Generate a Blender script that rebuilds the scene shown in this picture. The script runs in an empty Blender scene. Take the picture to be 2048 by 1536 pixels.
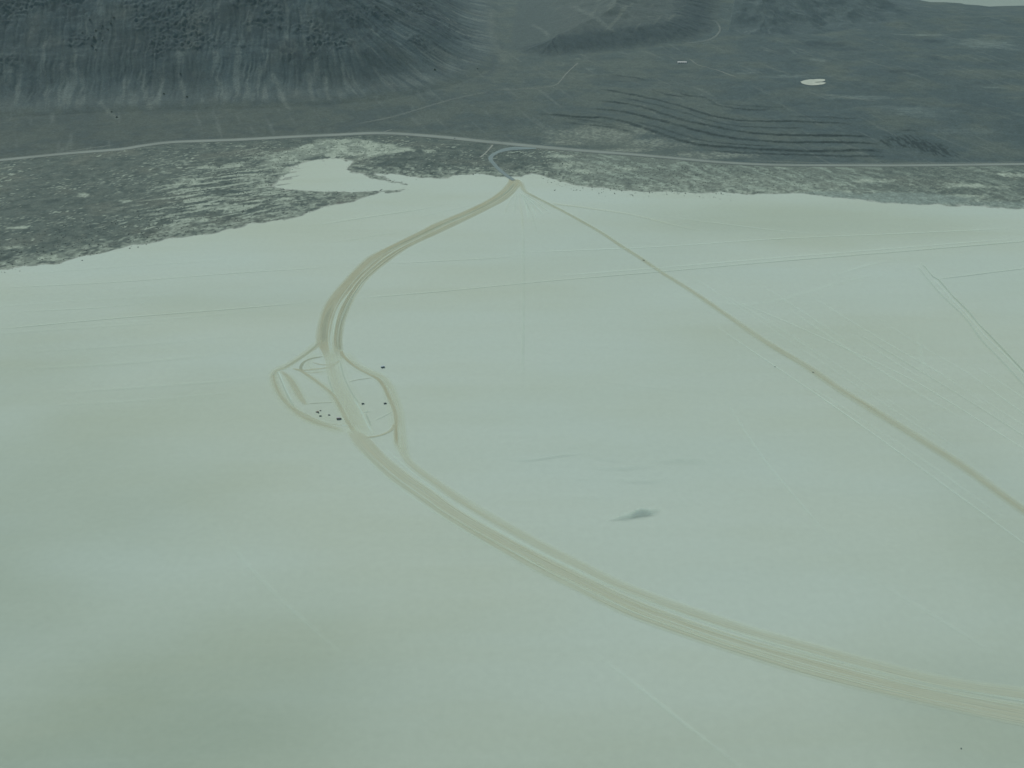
import bpy, bmesh, math, random
import numpy as np
from mathutils import Vector

random.seed(7)
R = math.radians
scn = bpy.context.scene
col = scn.collection

# ------------------------------------------------------------------ camera
CAM_H, PITCH, F = 900.0, R(29.0), 2010.0          # height, tilt below the horizon, focal length in photo pixels
cam_d = bpy.data.cameras.new('camera')
cam_d.sensor_width = 36.0
cam_d.lens = 36.0 * F / 2048.0
cam_d.clip_start, cam_d.clip_end = 1.0, 60000.0
cam = bpy.data.objects.new('camera', cam_d)
col.objects.link(cam)
cam.location = (0, 0, CAM_H)
cam.rotation_euler = (math.pi / 2 - PITCH, 0, 0)
scn.camera = cam

# ------------------------------------------------------------------ light
SUN_EL, SUN_AZ = R(47), R(-34)                    # azimuth from +Y (straight ahead), minus = to the left
sun_d = bpy.data.lights.new('sun', 'SUN')
sun_d.energy, sun_d.angle, sun_d.color = 3.2, R(0.5), (1.0, 0.97, 0.9)
sun = bpy.data.objects.new('sun', sun_d)
col.objects.link(sun)
sdir = Vector((math.sin(SUN_AZ) * math.cos(SUN_EL), math.cos(SUN_AZ) * math.cos(SUN_EL), math.sin(SUN_EL)))
sun.rotation_euler = sdir.to_track_quat('Z', 'Y').to_euler()
sun.location = (0, 0, 2000)
world = bpy.data.worlds.new('World')
scn.world = world
world.use_nodes = True
wn = world.node_tree
sky = wn.nodes.new('ShaderNodeTexSky')
sky.sky_type = 'NISHITA'
sky.sun_disc = False
sky.sun_elevation, sky.sun_rotation = SUN_EL, SUN_AZ
sky.altitude = 1200
sky.dust_density = 1.5
wn.links.new(sky.outputs[0], wn.nodes['Background'].inputs[0])
wn.nodes['Background'].inputs[1].default_value = 0.08
vs = scn.view_settings
vs.view_transform, vs.look, vs.exposure, vs.gamma = 'Standard', 'None', 0.0, 1.0
HAZE = 2e-5                                       # air density per metre
cy = scn.cycles
cy.transparent_max_bounces = 32
cy.max_bounces, cy.diffuse_bounces, cy.volume_bounces = 6, 3, 1

# ------------------------------------------------------------------ helpers
def struct(o, kind='structure'):
    o['kind'] = kind
    return o

def hash2(ix, iy, seed):
    n = (ix.astype(np.int64) * 374761393 + iy.astype(np.int64) * 668265263 + seed * 982451653) & 0xffffffff
    n = ((n ^ (n >> 13)) * 1274126177) & 0xffffffff
    n = ((n ^ (n >> 16)) * 2246822519) & 0xffffffff
    return (n ^ (n >> 15)) / 4294967295.0

def vnoise(x, y, seed):
    ix, iy = np.floor(x), np.floor(y)
    fx, fy = x - ix, y - iy
    fx, fy = fx * fx * fx * (fx * (fx * 6 - 15) + 10), fy * fy * fy * (fy * (fy * 6 - 15) + 10)
    def g(dx, dy):
        a = hash2(ix + dx, iy + dy, seed) * 2 * np.pi
        return np.cos(a) * (x - ix - dx) + np.sin(a) * (y - iy - dy)
    a = g(0, 0) + (g(1, 0) - g(0, 0)) * fx
    b = g(0, 1) + (g(1, 1) - g(0, 1)) * fx
    return (a + (b - a) * fy) * 1.5

def fbm(x, y, seed, octs=4, gain=0.5):
    s, a, t = 0.0, 1.0, 0.0
    c, sn = math.cos(0.6), math.sin(0.6)
    for k in range(octs):
        s = s + a * vnoise(x, y, seed + k * 17)
        t += a
        a *= gain
        x, y = (c * x - sn * y) * 2.03 + 11.3, (sn * x + c * y) * 2.03 - 7.1
    return s / t

def ss(a, b, v):
    t = np.clip((v - a) / (b - a), 0, 1)
    return t * t * (3 - 2 * t)

def ray(px, py):
    u, v = (px - 1024.0) / F, (py - 768.0) / F
    d = np.array([u, math.cos(PITCH) - v * math.sin(PITCH), -math.sin(PITCH) - v * math.cos(PITCH)])
    return d

def flat(px, py, z=0.0):
    d = ray(px, py)
    t = (z - CAM_H) / d[2]
    return np.array([d[0] * t, d[1] * t])

def seg_dist(X, Y, pts):
    """distance to a polyline, arc length at the nearest point, side"""
    best = np.full(X.shape, 1e9); arc = np.zeros(X.shape); side = np.zeros(X.shape)
    L = 0.0
    for (x0, y0), (x1, y1) in zip(pts[:-1], pts[1:]):
        dx, dy = x1 - x0, y1 - y0
        l2 = dx * dx + dy * dy
        t = np.clip(((X - x0) * dx + (Y - y0) * dy) / l2, 0, 1)
        ex, ey = X - (x0 + t * dx), Y - (y0 + t * dy)
        d = np.hypot(ex, ey)
        m = d < best
        best = np.where(m, d, best)
        arc = np.where(m, L + t * math.sqrt(l2), arc)
        side = np.where(m, np.sign(dx * ey - dy * ex), side)
        L += math.sqrt(l2)
    return best, arc, side

def inside(X, Y, poly):
    c = np.zeros(X.shape, bool)
    n = len(poly)
    for i in range(n):
        (x0, y0), (x1, y1) = poly[i], poly[(i + 1) % n]
        if y0 == y1: continue
        m = ((y0 > Y) != (y1 > Y)) & (X < (x1 - x0) * (Y - y0) / (y1 - y0) + x0)
        c ^= m
    return c

def smooth_line(pts, n=6):
    """Catmull-Rom through the points"""
    p = np.array(pts, float)
    q = np.vstack([2 * p[0] - p[1], p, 2 * p[-1] - p[-2]])
    out = []
    for i in range(1, len(q) - 2):
        for k in range(n):
            t = k / n
            out.append(0.5 * (2 * q[i] + (q[i + 1] - q[i - 1]) * t + (2 * q[i - 1] - 5 * q[i] + 4 * q[i + 1] - q[i + 2]) * t * t
                              + (-q[i - 1] + 3 * q[i] - 3 * q[i + 1] + q[i + 2]) * t ** 3))
    out.append(p[-1])
    return np.array(out)

def resample(p, step):
    d = np.r_[0, np.cumsum(np.hypot(*(p[1:, :2] - p[:-1, :2]).T))]
    n = max(2, int(d[-1] / step) + 1)
    t = np.linspace(0, d[-1], n)
    return np.stack([np.interp(t, d, p[:, k]) for k in range(p.shape[1])], 1), t

# ------------------------------------------------------------------ ground shape
# grid lines of the land sheet
def spaced(stops):
    out = [stops[0][0]]
    for (a, s0), (b, s1) in zip(stops[:-1], stops[1:]):
        v = a
        while v < b - 1e-6:
            f = (v - a) / (b - a)
            v += s0 + (s1 - s0) * f
            out.append(v)
    return np.array(out)
gx = spaced([(0, 3.6), (1900, 3.8), (2600, 7), (4200, 16)])
gx = np.r_[-gx[:0:-1], gx]
gy = spaced([(1950, 6), (3050, 6), (3150, 4), (4000, 4), (4300, 6), (5600, 9), (10000, 40)])
X, Y = np.meshgrid(gx, gy)

edge_px = [(-500, 600), (-200, 566), (0, 543), (60, 535), (120, 527), (170, 513), (250, 498), (330, 481), (420, 468), (500, 448), (560, 442),
           (600, 434), (650, 413), (700, 405), (750, 389), (790, 384), (830, 378), (780, 380), (740, 381), (700, 383), (615, 382),
           (545, 375), (560, 362), (572, 347), (592, 333), (620, 324), (650, 319), (680, 317), (705, 321), (700, 327), (690, 337), (711, 346), (745, 357), (780, 366), (832, 372), (795, 361), (760, 352),
           (745, 347), (790, 348), (840, 357), (893, 358), (903, 352), (960, 348), (1015, 354), (1040, 354), (1060, 348), (1110, 362), (1150, 372), (1230, 379),
           (1300, 383), (1400, 386), (1500, 389), (1600, 387), (1650, 393), (1700, 402), (1800, 408), (1900, 413), (1990, 415),
           (2048, 419), (2300, 424), (2700, 440)]
edge = [tuple(flat(*p)) for p in edge_px]
poly = edge + [(9000, 14000), (-9000, 14000)]
cx = np.arange(gx[0] - 20, gx[-1] + 40, 16.0); cyy = np.arange(1900, 4600, 16.0)
CX, CY = np.meshgrid(cx, cyy)
dd, _, _ = seg_dist(CX, CY, edge)
sdc = np.where(inside(CX, CY, poly), dd, -dd)

def bil(gx_, gy_, G, x, y):
    x = np.clip(x, gx_[0], gx_[-1] - 1e-3); y = np.clip(y, gy_[0], gy_[-1] - 1e-3)
    i = np.clip(np.searchsorted(gx_, x, 'right') - 1, 0, len(gx_) - 2)
    j = np.clip(np.searchsorted(gy_, y, 'right') - 1, 0, len(gy_) - 2)
    fx = (x - gx_[i]) / (gx_[i + 1] - gx_[i]); fy = (y - gy_[j]) / (gy_[j + 1] - gy_[j])
    return (G[j, i] * (1 - fx) + G[j, i + 1] * fx) * (1 - fy) + (G[j + 1, i] * (1 - fx) + G[j + 1, i + 1] * fx) * fy

def window(x0, x1, y0, y1):
    i = np.searchsorted(gx, [x0, x1]); j = np.searchsorted(gy, [y0, y1])
    return slice(max(0, j[0] - 1), j[1] + 1), slice(max(0, i[0] - 1), i[1] + 1)

def line_window(ln, r):
    return window(ln[:, 0].min() - r, ln[:, 0].max() + r, ln[:, 1].min() - r, ln[:, 1].max() + r)

SD = bil(cx, cyy, sdc, X, Y)
SD = np.where(Y > cyy[-1], np.maximum(SD, Y - cyy[-1] + 500), SD)

sh_n = 24 * fbm(X / 70, Y / 80, 15, 4) + 7 * fbm(X / 20, Y / 24, 16, 3)
SD = SD + sh_n * np.exp(-(SD / 90) ** 2)
# narrow fingers of brush reaching into the pale inlet
for pts, r in [([(520, 363), (560, 360), (602, 355)], 11), ([(532, 350), (570, 347), (606, 341)], 9), ([(540, 372), (575, 368), (590, 366)], 7), ([(600, 322), (612, 331), (625, 335)], 8),
               ([(640, 312), (648, 324), (651, 333)], 6), ([(662, 310), (668, 320), (665, 327)], 5), ([(686, 312), (692, 322), (704, 327)], 8), ([(622, 318), (634, 327)], 6), ([(585, 335), (600, 337), (618, 336)], 5), ([(574, 356), (600, 351)], 6)]:
    ln = smooth_line([flat(*p) for p in pts], 4)
    w = line_window(ln, 60)
    d, a_, _ = seg_dist(X[w], Y[w], [tuple(p) for p in ln])
    L = np.hypot(*(ln[1:] - ln[:-1]).T).sum()
    SD[w] = np.maximum(SD[w], r * (1.1 - a_ / L) * 1.6 - d + 7 * fbm(X[w] / 16, Y[w] / 20, 18, 3))
# smooth rise behind the shore, then the fan
hwy_px = [(-400, 352), (-150, 334), (0, 320.5), (137, 307), (239, 299), (290, 291), (342, 284.7), (410, 282), (478, 279.6), (581, 274), (660, 270.5), (762, 266.5), (865, 272.7),
          (967, 283), (1070, 293), (1172, 302), (1275, 310), (1360, 317.5), (1444, 325), (1547, 330), (1686, 331), (1824, 331), (2048, 328.5), (2300, 326), (2700, 324)]
hwy_flat = np.array([flat(*p, 9.0) for p in hwy_px])
yh = np.interp(X, hwy_flat[:, 0], hwy_flat[:, 1])
beyond = np.maximum(0, Y - yh)
H0 = 9.0 * (1 - np.exp(-np.maximum(SD, 0) / 260.0)) + 0.9 * ss(-12, 28, SD) - 0.3 + np.minimum(SD, 0) * 0.05 + 0.032 * beyond * ss(0, 500, beyond)
H0 = np.maximum(H0, -4)
H0 = np.where(Y > 5600, np.minimum(H0, 80 + (H0 - 80) * 0.15), H0)

def wpts(pts, z=None):
    """points on the bare fan (fixed point on H0)"""
    out = []
    for p in pts:
        zz = 20.0
        for _ in range(12):
            w = flat(p[0], p[1], zz)
            zz = 0.5 * zz + 0.5 * float(bil(gx, gy, H0, np.array([w[0]]), np.array([w[1]]))[0])
        out.append(tuple(w))
    return out

# front of the big mountain, front of the spur, front of the far hills
M1 = smooth_line(wpts([(-500, 262), (-200, 246), (0, 236), (200, 226), (400, 220), (600, 213), (760, 201), (860, 182), (930, 162), (985, 135), (1006, 108), (1002, 75)]), 3)
M1 = np.vstack([M1, [(-90, 5900), (-250, 6800), (-600, 8200), (-900, 10500)]])
P1 = [tuple(p) for p in M1] + [(-9000, 10500), (-9000, M1[0][1])]
M2 = smooth_line(wpts([(1012, 98), (1060, 112), (1120, 114), (1200, 106), (1300, 95), (1395, 82), (1440, 62)]), 3)
M2 = np.vstack([[(-120, 9000), (-30, 7000), (20, 5900)], M2, [(1180, 5900), (1050, 7000), (1000, 9000)]])
P2 = [tuple(p) for p in M2]
M3 = smooth_line(wpts([(1455, 66), (1520, 74), (1600, 72), (1700, 62), (1790, 46), (1850, 26)]), 3)
M3 = np.vstack([M3, [(2600, 6900), (2700, 9000)]])
P3 = [tuple(p) for p in M3] + [(1150, 9000), (1250, 5900)]

def front(P, M):
    d, s = np.full(X.shape, 3000.0), np.zeros(X.shape)
    w = window(P_x(P, min) - 60, P_x(P, max) + 60, M[:, 1].min() - 60, 12000)
    d[w], s[w], _ = seg_dist(X[w], Y[w], [tuple(p) for p in M])
    ins = np.zeros(X.shape, bool)
    ins[w] = inside(X[w], Y[w], P)
    return np.where(ins, d, 0.0), d, s
def P_x(P, fn): return fn(p[0] for p in P)

D1, A1, S1 = front(P1, M1)
D2, A2, S2 = front(P2, M2)
D3, A3, S3 = front(P3, M3)

warp = fbm(X / 160, Y / 160, 3, 3) * 55
# big mountain: talus apron, gullied face, crags
up1 = ss(0, 260, D1)
h1 = 0.20 * D1 + 0.24 * np.maximum(0, D1 - 90) * ss(60, 320, D1) + 0.10 * np.maximum(0, D1 - 420)
g1 = fbm((S1 + warp * 0.35) / 46, D1 / 420, 21, 4)
gw = fbm((S1 + warp) / 170, D1 / 700, 25, 3)
h1 += up1 * (4.0 * g1 - 4.5 * np.clip(1 - np.abs(fbm((S1 + warp * 0.35) / 38, D1 / 380, 23, 3)) * 5, 0, 1) * ss(30, 140, D1) + 24 * gw * ss(80, 700, D1))
rid = 1 - np.abs(fbm((S1 + warp) / 110, D1 / 260, 31, 4)) * 2.2
crag = fbm(S1 / 260 + 3.1, D1 / 150, 41, 3) + 0.25 * ss(250, 600, D1) - 0.12
cragm = ss(0.02, 0.22, crag) * ss(190, 330, D1)
h1 += cragm * (4 * rid + 6 * fbm(X / 12, Y / 14, 48, 2) + 6 * fbm(X / 22, Y / 22, 47, 3)) + ss(200, 900, D1) * 14 * fbm(X / 130, Y / 130, 49, 4)
H1 = np.where(D1 > 0, h1, 0)
# spur with a bench behind it
g2 = fbm((S2 + warp * 0.4) / 40, D2 / 260, 61, 3)
L0 = np.hypot(*(M2[1:4] - M2[:3]).T).sum()
frontm = ss(L0 - 80, L0 + 140, S2)
h2 = 40 * ss(-10, 230 + 260 * (1 - frontm), D2 + 22 * g2 * ss(0, 60, D2) * frontm) + 0.10 * np.maximum(0, D2 - 170) + 0.16 * np.maximum(0, D2 - 420)
h2 += ss(0, 120, D2) * (3.5 * g2 * frontm + 16 * fbm(X / 240, Y / 240, 65, 4) * ss(100, 400, D2))
end2 = ss(0, 60, D2)
H2 = np.where(D2 > 0, h2, 0)
# far hills on the right
h3 = 0.11 * D3 * ss(0, 300, D3) + 0.12 * np.maximum(0, D3 - 300)
h3 += ss(0, 300, D3) * (20 * fbm((S3 + warp) / 120, D3 / 300, 71, 4) + 16 * fbm(X / 260, Y / 260, 75, 4))
H3 = np.where(D3 > 0, h3, 0)
# rolling ground between
roll = ss(120, 700, beyond) * (1 - ss(0, 200, D1)) * ss(-200, 700, X) * (10 * fbm(X / 330, Y / 330, 81, 4) + 2.0 * fbm(X / 60, Y / 60, 83, 3))
roll += ss(4600, 5300, Y) * ss(700, 1400, X) * 20 * fbm(X / 420, Y / 300, 85, 4)
H = H0 + H1 + H2 + H3 + roll
# the far lake bed, a basin behind the fan on the right
FAR_Z = 62.0
lake_px = [(1822, -4), (1838, 1), (1858, 4.5), (1890, 5), (1917, 6.5), (1925, 9), (1955, 11), (1980, 14), (2000, 13), (2048, 12), (2120, 10)]
lake = [tuple(flat(*q, FAR_Z)) for q in lake_px]
lake_poly = lake + [(9000, lake[-1][1]), (9000, 16000), (2200, 16000)]
w = window(1800, 9000, 4800, 16000)
dl, _, _ = seg_dist(X[w], Y[w], lake)
il = inside(X[w], Y[w], lake_poly)
H[w] = np.where(il, FAR_Z - 4 * ss(0, 60, dl), FAR_Z + (H[w] - FAR_Z) * ss(0, 500, dl))

# ray-march a photo pixel on to the land
def land(px, py, G=None):
    G = H if G is None else G
    d = ray(px, py)
    t = np.arange(1500, 11000, 4.0)
    z = CAM_H + d[2] * t
    hh = np.maximum(bil(gx, gy, G, d[0] * t, d[1] * t), 0)
    k = np.argmax(z < hh)
    if z[k] >= hh[k]: k = len(t) - 1
    a = (z[k - 1] - hh[k - 1]) / max(1e-6, (z[k - 1] - hh[k - 1]) - (z[k] - hh[k]))
    tt = t[k - 1] + a * 4.0
    return np.array([d[0] * tt, d[1] * tt])

def land_line(pts, n=5):
    return smooth_line([land(*p) for p in pts], n)

# old shoreline terraces: each is a low scarp facing the lake bed
terr_px = [
    ([(1214, 148), (1245, 153), (1272, 156), (1300, 164)], 2.2),
    ([(1216, 161), (1240, 163), (1262, 165)], 2.0),
    ([(1190, 176), (1241, 186), (1300, 199), (1355, 212), (1402, 228), (1464, 241), (1526, 244), (1592, 244), (1702, 247)], 3.2),
    ([(1180, 199), (1230, 206), (1275, 214), (1329, 231), (1373, 245), (1428, 256), (1501, 268), (1592, 273), (1665, 274), (1753, 276)], 4.0),
    ([(1170, 218), (1215, 222), (1258, 228), (1309, 241), (1355, 253), (1410, 267), (1464, 279), (1556, 287), (1665, 287), (1764, 290)], 4.4),
    ([(1070, 226), (1152, 236), (1207, 238), (1258, 248), (1322, 269), (1373, 285), (1428, 294), (1519, 301), (1629, 305), (1720, 303), (1775, 305)], 4.4),
    ([(1400, 299), (1480, 306), (1592, 310), (1702, 313), (1782, 313)], 2.4),
    ([(1110, 240), (1160, 249), (1215, 254), (1280, 268)], 1.6),
    ([(1340, 180), (1375, 191), (1410, 196), (1440, 212), (1500, 220), (1550, 219)], 2.0),
    ([(1775, 261), (1810, 261), (1850, 262)], 2.2),
    ([(1290, 176), (1330, 189), (1380, 196)], 1.8),
    ([(1225, 193), (1290, 207), (1345, 221), (1400, 238), (1450, 251), (1520, 257), (1620, 258)], 1.8),
    ([(1250, 243), (1310, 256), (1370, 275), (1420, 286), (1480, 293), (1560, 297)], 1.8),
    ([(1100, 232), (1180, 243), (1250, 257)], 1.6), ([(1560, 232), (1640, 236), (1730, 238)], 1.4), ([(1420, 205), (1500, 213), (1590, 215)], 1.4),
]
Hb = H.copy()
scarp = np.zeros_like(H)
for pts, hh in terr_px:
    ln = smooth_line([land(*p, Hb) for p in pts], 5)
    lst = [tuple(p) for p in ln]
    m = (Y > ln[:, 1].min() - 160) & (Y < ln[:, 1].max() + 260) & (X > ln[:, 0].min() - 120) & (X < ln[:, 0].max() + 120)
    xs, ys = X[m], Y[m]
    d, s, sd = seg_dist(xs, ys, lst)
    L = np.hypot(*(ln[1:] - ln[:-1]).T).sum()
    fade = ss(0, 90, s) * ss(0, 60, L - s)
    dn = d * np.where(sd > 0, 1, -1) + 7 * fbm(xs / 42, ys / 42, 90, 3) + 7 * fbm(xs / 11, ys / 14, 91, 2)      # + = uphill
    up = ss(-5, 3.5, dn) * (1 - ss(20, 150, dn))
    H[m] += hh * fade * up
    rock = np.exp(-((dn - 0) / 5.2) ** 2) * fade * (0.45 + 1.0 * np.clip(fbm(xs / 60, ys / 60, 92, 3) + 0.35, 0, 1)) * min(1, hh / 2.6)
    scarp[m] = np.maximum(scarp[m], rock)

# hummocks of wind-blown sand held by the brush, small pans between them
hwy_pts = smooth_line([land(*p, Hb) for p in hwy_px], 6)
dh = np.full(X.shape, 999.0)
for a_ in range(0, len(hwy_pts) - 1, 12):
    seg = hwy_pts[a_:a_ + 13]
    w = line_window(seg, 60)
    dh[w] = np.minimum(dh[w], seg_dist(X[w], Y[w], [tuple(p) for p in seg])[0])
road_off = ss(9, 40, dh)
lowland = (Y < yh + 40)
shore_z = ss(-30, 60, SD) * (1 - ss(-60, 30, Y - yh))
hum = fbm(X / 30, Y / 22, 101, 4)
big = fbm(X / 130, Y / 90, 105, 3)
fine = fbm(X / 10, Y / 10, 107, 3)
inl = ss(5, 110, SD)
H += road_off * shore_z * ((0.25 + 1.35 * inl) * hum + 0.9 * big + (0.1 + 0.5 * inl) * fine)
H += np.where(SD < 40, 0.5 * big, 0) * (1 - ss(0, 40, SD)) * ss(-120, -10, SD)
H += road_off * (1 - shore_z) * ss(0, 100, beyond) * 0.35 * fine
H = np.where(dh < 40, H * road_off + (1 - road_off) * Hb, H)

# ------------------------------------------------------------------ ground colour (true surface colour only)
def lerp(a, b, t):
    return a + (b - a) * t[..., None]
C = np.array
PLAYA = C([0.402, 0.484, 0.394])
SAND = C([0.335, 0.375, 0.30])
BRUSH = C([0.092, 0.112, 0.096])
BRUSH_D = C([0.048, 0.066, 0.060])
FAN = C([0.080, 0.098, 0.085])
TALUS = C([0.125, 0.155, 0.150])
ROCK = C([0.024, 0.038, 0.048])
MUD = C([0.195, 0.235, 0.205])
colr = np.zeros(X.shape + (3,)) + BRUSH
n1 = fbm(X / 45, Y / 45, 201, 4)
n2 = fbm(X / 14, Y / 14, 203, 3)
n3 = fbm(X / 200, Y / 160, 205, 4)
colr = lerp(colr, BRUSH_D, ss(-0.15, 0.35, n1 + 0.5 * n2) * 0.75)
colr = lerp(colr, C([0.13, 0.138, 0.11]), ss(0.0, 0.45, n3) * 0.5)
mot = fbm((X - 0.3 * Y + 6 * n2) / 26, Y / 22, 207, 4)
colr = lerp(colr, C([0.155, 0.17, 0.138]), ss(0.1, 0.45, mot) * 0.35)
colr = lerp(colr, C([0.032, 0.046, 0.044]), ss(0.1, 0.45, -mot) * 0.4)

def blob(px, py, rx, ry, warpamp=0.45, seed=300, G=None):
    """soft irregular patch: centre and half sizes given as seen, laid out on the ground"""
    c = land(px, py, Hb); a = land(px + rx, py, Hb); b = land(px, py - ry, Hb); e = land(px, py + ry, Hb)
    wx, wy = abs(a[0] - c[0]), abs(b[1] - e[1]) / 2
    k = 1.6 + warpamp
    w = window(c[0] - k * wx, c[0] + k * wx, c[1] - k * wy, c[1] + k * wy)
    xs, ys = X[w], Y[w]
    sc = min(0.5 * wx, 70) + 8
    q = np.hypot((xs - c[0]) / wx, (ys - c[1]) / wy)
    return w, q + warpamp * (fbm(xs / sc, ys / sc, seed, 4) + 0.5 * fbm(xs / 11, ys / 11, seed + 1, 2))

# bare pale openings in the brush
pale = np.zeros_like(H)
openings = [(380, 362, 32, 12), (450, 415, 36, 10), (165, 390, 16, 6), (455, 397, 50, 4), (570, 398, 40, 4), (590, 440, 30, 6), (385, 440, 40, 7), (30, 495, 36, 6), (330, 345, 14, 3),
            (40, 455, 30, 4), (95, 515, 50, 7), (550, 310, 24, 6), (1135, 330, 42, 9), (1165, 343, 34, 7), (1120, 312, 36, 5), (1262, 338, 20, 5), (858, 302, 16, 6), (820, 300, 10, 3), (1745, 362, 60, 5), (1950, 372, 70, 6), (1850, 395, 50, 4), (2030, 350, 40, 6), (1925, 392, 60, 4), (765, 357, 26, 5),
            (510, 355, 30, 8), (470, 330, 26, 6), (420, 335, 20, 5), (250, 402, 16, 3), (480, 292, 10, 3)]
for k, o in enumerate(openings):
    w, q = blob(*o, warpamp=1.0, seed=320 + k)
    pale[w] = np.maximum(pale[w], (1 - ss(0.35, 1.0, q)) * (0.5 + 0.5 * ss(-0.3, 0.25, fbm(X[w] / 22, Y[w] / 22, 360 + k, 3))))
brushz = ss(-20, 25, SD) * (1 - ss(-25, 15, Y - yh))
al_, ac_ = (X + 0.6 * Y) / 1.17, (Y - 0.6 * X) / 1.17          # wind direction
st = fbm(al_ / 26, ac_ / 8, 221, 3) + 0.25 * n1
dens = 0.33 + 0.42 * fbm(X / 240, Y / 160, 223, 3)
dens -= 0.10 * ss(100, 600, X)
flecks = ss(dens, dens + 0.12, st) * brushz
pale = np.maximum(pale * brushz, flecks * (0.6 + 0.4 * ss(-0.3, 0.3, n3)) * (1 - 0.6 * ss(100, 300, X)))
# branching washes, dark lines on pale ground
vein = 1 - np.abs(fbm((X + 10 * n2 + 0.15 * Y) / 44, (Y + 20 * n1) / 120, 227, 2)) * 11
for k, o in enumerate([(300, 700, 2, 1), (1180, 338, 90, 16), (1480, 362, 150, 16), (1640, 372, 90, 12)]):
    w, q = blob(*o, warpamp=0.5, seed=380 + k)
    t = 1 - ss(0.5, 1.1, q)
    pale[w] = np.maximum(pale[w], t * brushz[w] * (1.0 if k == 0 else 0.45) * (1 if k == 0 else ss(-0.5, 0.1, n2[w] + n1[w])))
    pale[w] *= 1 - t * 0.95 * ss(0.0, 0.5, vein[w])
fringe = (1 - ss(10, 110, SD + 150 * n1 + 60 * n3)) * brushz
pale = np.maximum(pale, fringe * 0.8 * ss(-0.3, 0.12, n2 + n1))
# pale streaks between the brush and the inlet, blown along the wind
w, q = blob(470, 385, 190, 95, warpamp=0.5, seed=371)
stk = fbm(al_[w] / 95, ac_[w] / 17, 373, 4)
pale[w] = np.maximum(pale[w], (1 - ss(0.5, 1.2, q)) * brushz[w] * ss(0.02, 0.2, stk + 0.15 * n2[w]) * 0.9)
# bare ground above the inlet, cut by dark branching washes
bare = [tuple(land(*p, Hb)) for p in [(520, 330), (548, 308), (600, 290), (640, 278), (690, 276), (760, 282), (838, 300), (800, 306), (745, 316), (708, 324), (690, 336), (640, 350), (570, 350)]]
w = line_window(np.array(bare), 40)
dB, _, _ = seg_dist(X[w], Y[w], bare + bare[:1])
dB = np.where(inside(X[w], Y[w], bare), dB, -dB) + 30 * fbm(X[w] / 50, Y[w] / 60, 375, 4)
c0 = land(668, 262, Hb)
an, ra = np.arctan2(X[w] - c0[0], c0[1] - Y[w]), np.hypot(X[w] - c0[0], Y[w] - c0[1])
br = 1 - np.abs(fbm(an * 4.5 + 0.35 * fbm(X[w] / 45, Y[w] / 45, 377, 3) * 3, ra / 150, 379, 3)) * 5
pale[w] = np.maximum(pale[w], ss(-5, 25, dB) * (Y[w] < yh[w] - 12))
pale[w] *= 1 - ss(-5, 25, dB) * ss(0.1, 0.6, br) * (0.5 + 0.5 * ss(60, 20, SD[w])) * 0.95
rz = ss(60, 260, X) * brushz
swirl = fbm((X + 0.7 * Y + 25 * n1) / 30, (Y - 0.25 * X) / 110, 241, 4)
colr = lerp(colr, C([0.150, 0.172, 0.143]), rz * 0.75 * (1 - 0.6 * ss(950, 1150, X)))
colr = lerp(colr, C([0.235, 0.275, 0.225]), ss(-0.02, 0.3, swirl + 0.2 * n2) * rz * 0.85 * (1 - 0.5 * ss(950, 1150, X)))
colr = lerp(colr, C([0.06, 0.075, 0.066]), ss(0.6, 0.95, 1 - np.abs(swirl) * 7) * rz * 0.42)
colr = lerp(colr, SAND * 0.95, pale)
# fan and slopes beyond the road
fanm = ss(-10, 20, Y - yh)
fanc = lerp(np.zeros_like(colr) + FAN, C([0.060, 0.080, 0.077]), ss(-0.25, 0.35, n3 + 0.4 * n1))
fanc = fanc * (0.86 + 0.14 * ss(-900, 200, X))[..., None]
fanc = lerp(fanc, C([0.10, 0.115, 0.095]), ss(0.05, 0.5, fbm(X / 240, Y / 420, 231, 4)) * 0.5)
right = ss(300, 1100, X)
fanc = lerp(fanc, C([0.052, 0.074, 0.078]), right * 0.7 * ss(-0.6, 0.2, n3))
# pale wash streaks on the fan, running down to the lake bed
wash = fbm((X + 0.35 * Y) / 26, Y / 330, 233, 4)
fanc = lerp(fanc, C([0.125, 0.145, 0.13]), ss(0.22, 0.5, wash) * 0.45)
colr = lerp(colr, fanc, fanm)
# mottled pale ground just above the road
for k, (o, amt) in enumerate([((1190, 268, 130, 20), 0.8), ((1300, 287, 90, 13), 0.7), ((1420, 310, 110, 9), 0.75), ((1130, 285, 60, 6), 0.8), ((1255, 300, 80, 5), 0.8)]):
    w, q = blob(*o, warpamp=0.6, seed=400 + k)
    mt = (1 - ss(0.3, 1.1, q)) * fanm[w]
    colr[w] = lerp(colr[w], C([0.185, 0.205, 0.168]), mt * np.minimum(1, amt * 1.15) * (0.4 + 0.65 * ss(-0.15, 0.3, (n2 + 0.7 * n1)[w])))
# dark brush clumps on the flat
for k, (o, amt) in enumerate([((1650, 89, 62, 9), 0.7), ((1860, 82, 36, 6), 0.6), ((1868, 116, 22, 6), 0.6), ((1560, 105, 40, 8), 0.35), ((1800, 142, 50, 6), 0.5), ((1780, 168, 30, 4), 0.35),
                             ((1290, 60, 110, 11), 0.35), ((1250, 30, 60, 6), 0.15), ((1990, 130, 50, 6), 0.25), ((1590, 122, 36, 4), 0.4), ((1240, 158, 40, 12), 0.3), ((1960, 215, 90, 20), 0.25), ((1690, 100, 60, 4), 0.4)]):
    w, q = blob(*o, warpamp=0.7, seed=440 + k)
    colr[w] = lerp(colr[w], C([0.02, 0.032, 0.040]), (1 - ss(0.1, 1.1, q)) * np.clip(amt * 1.15, 0, 0.9) * (0.7 + 0.3 * ss(-0.3, 0.2, n2[w])))
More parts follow.
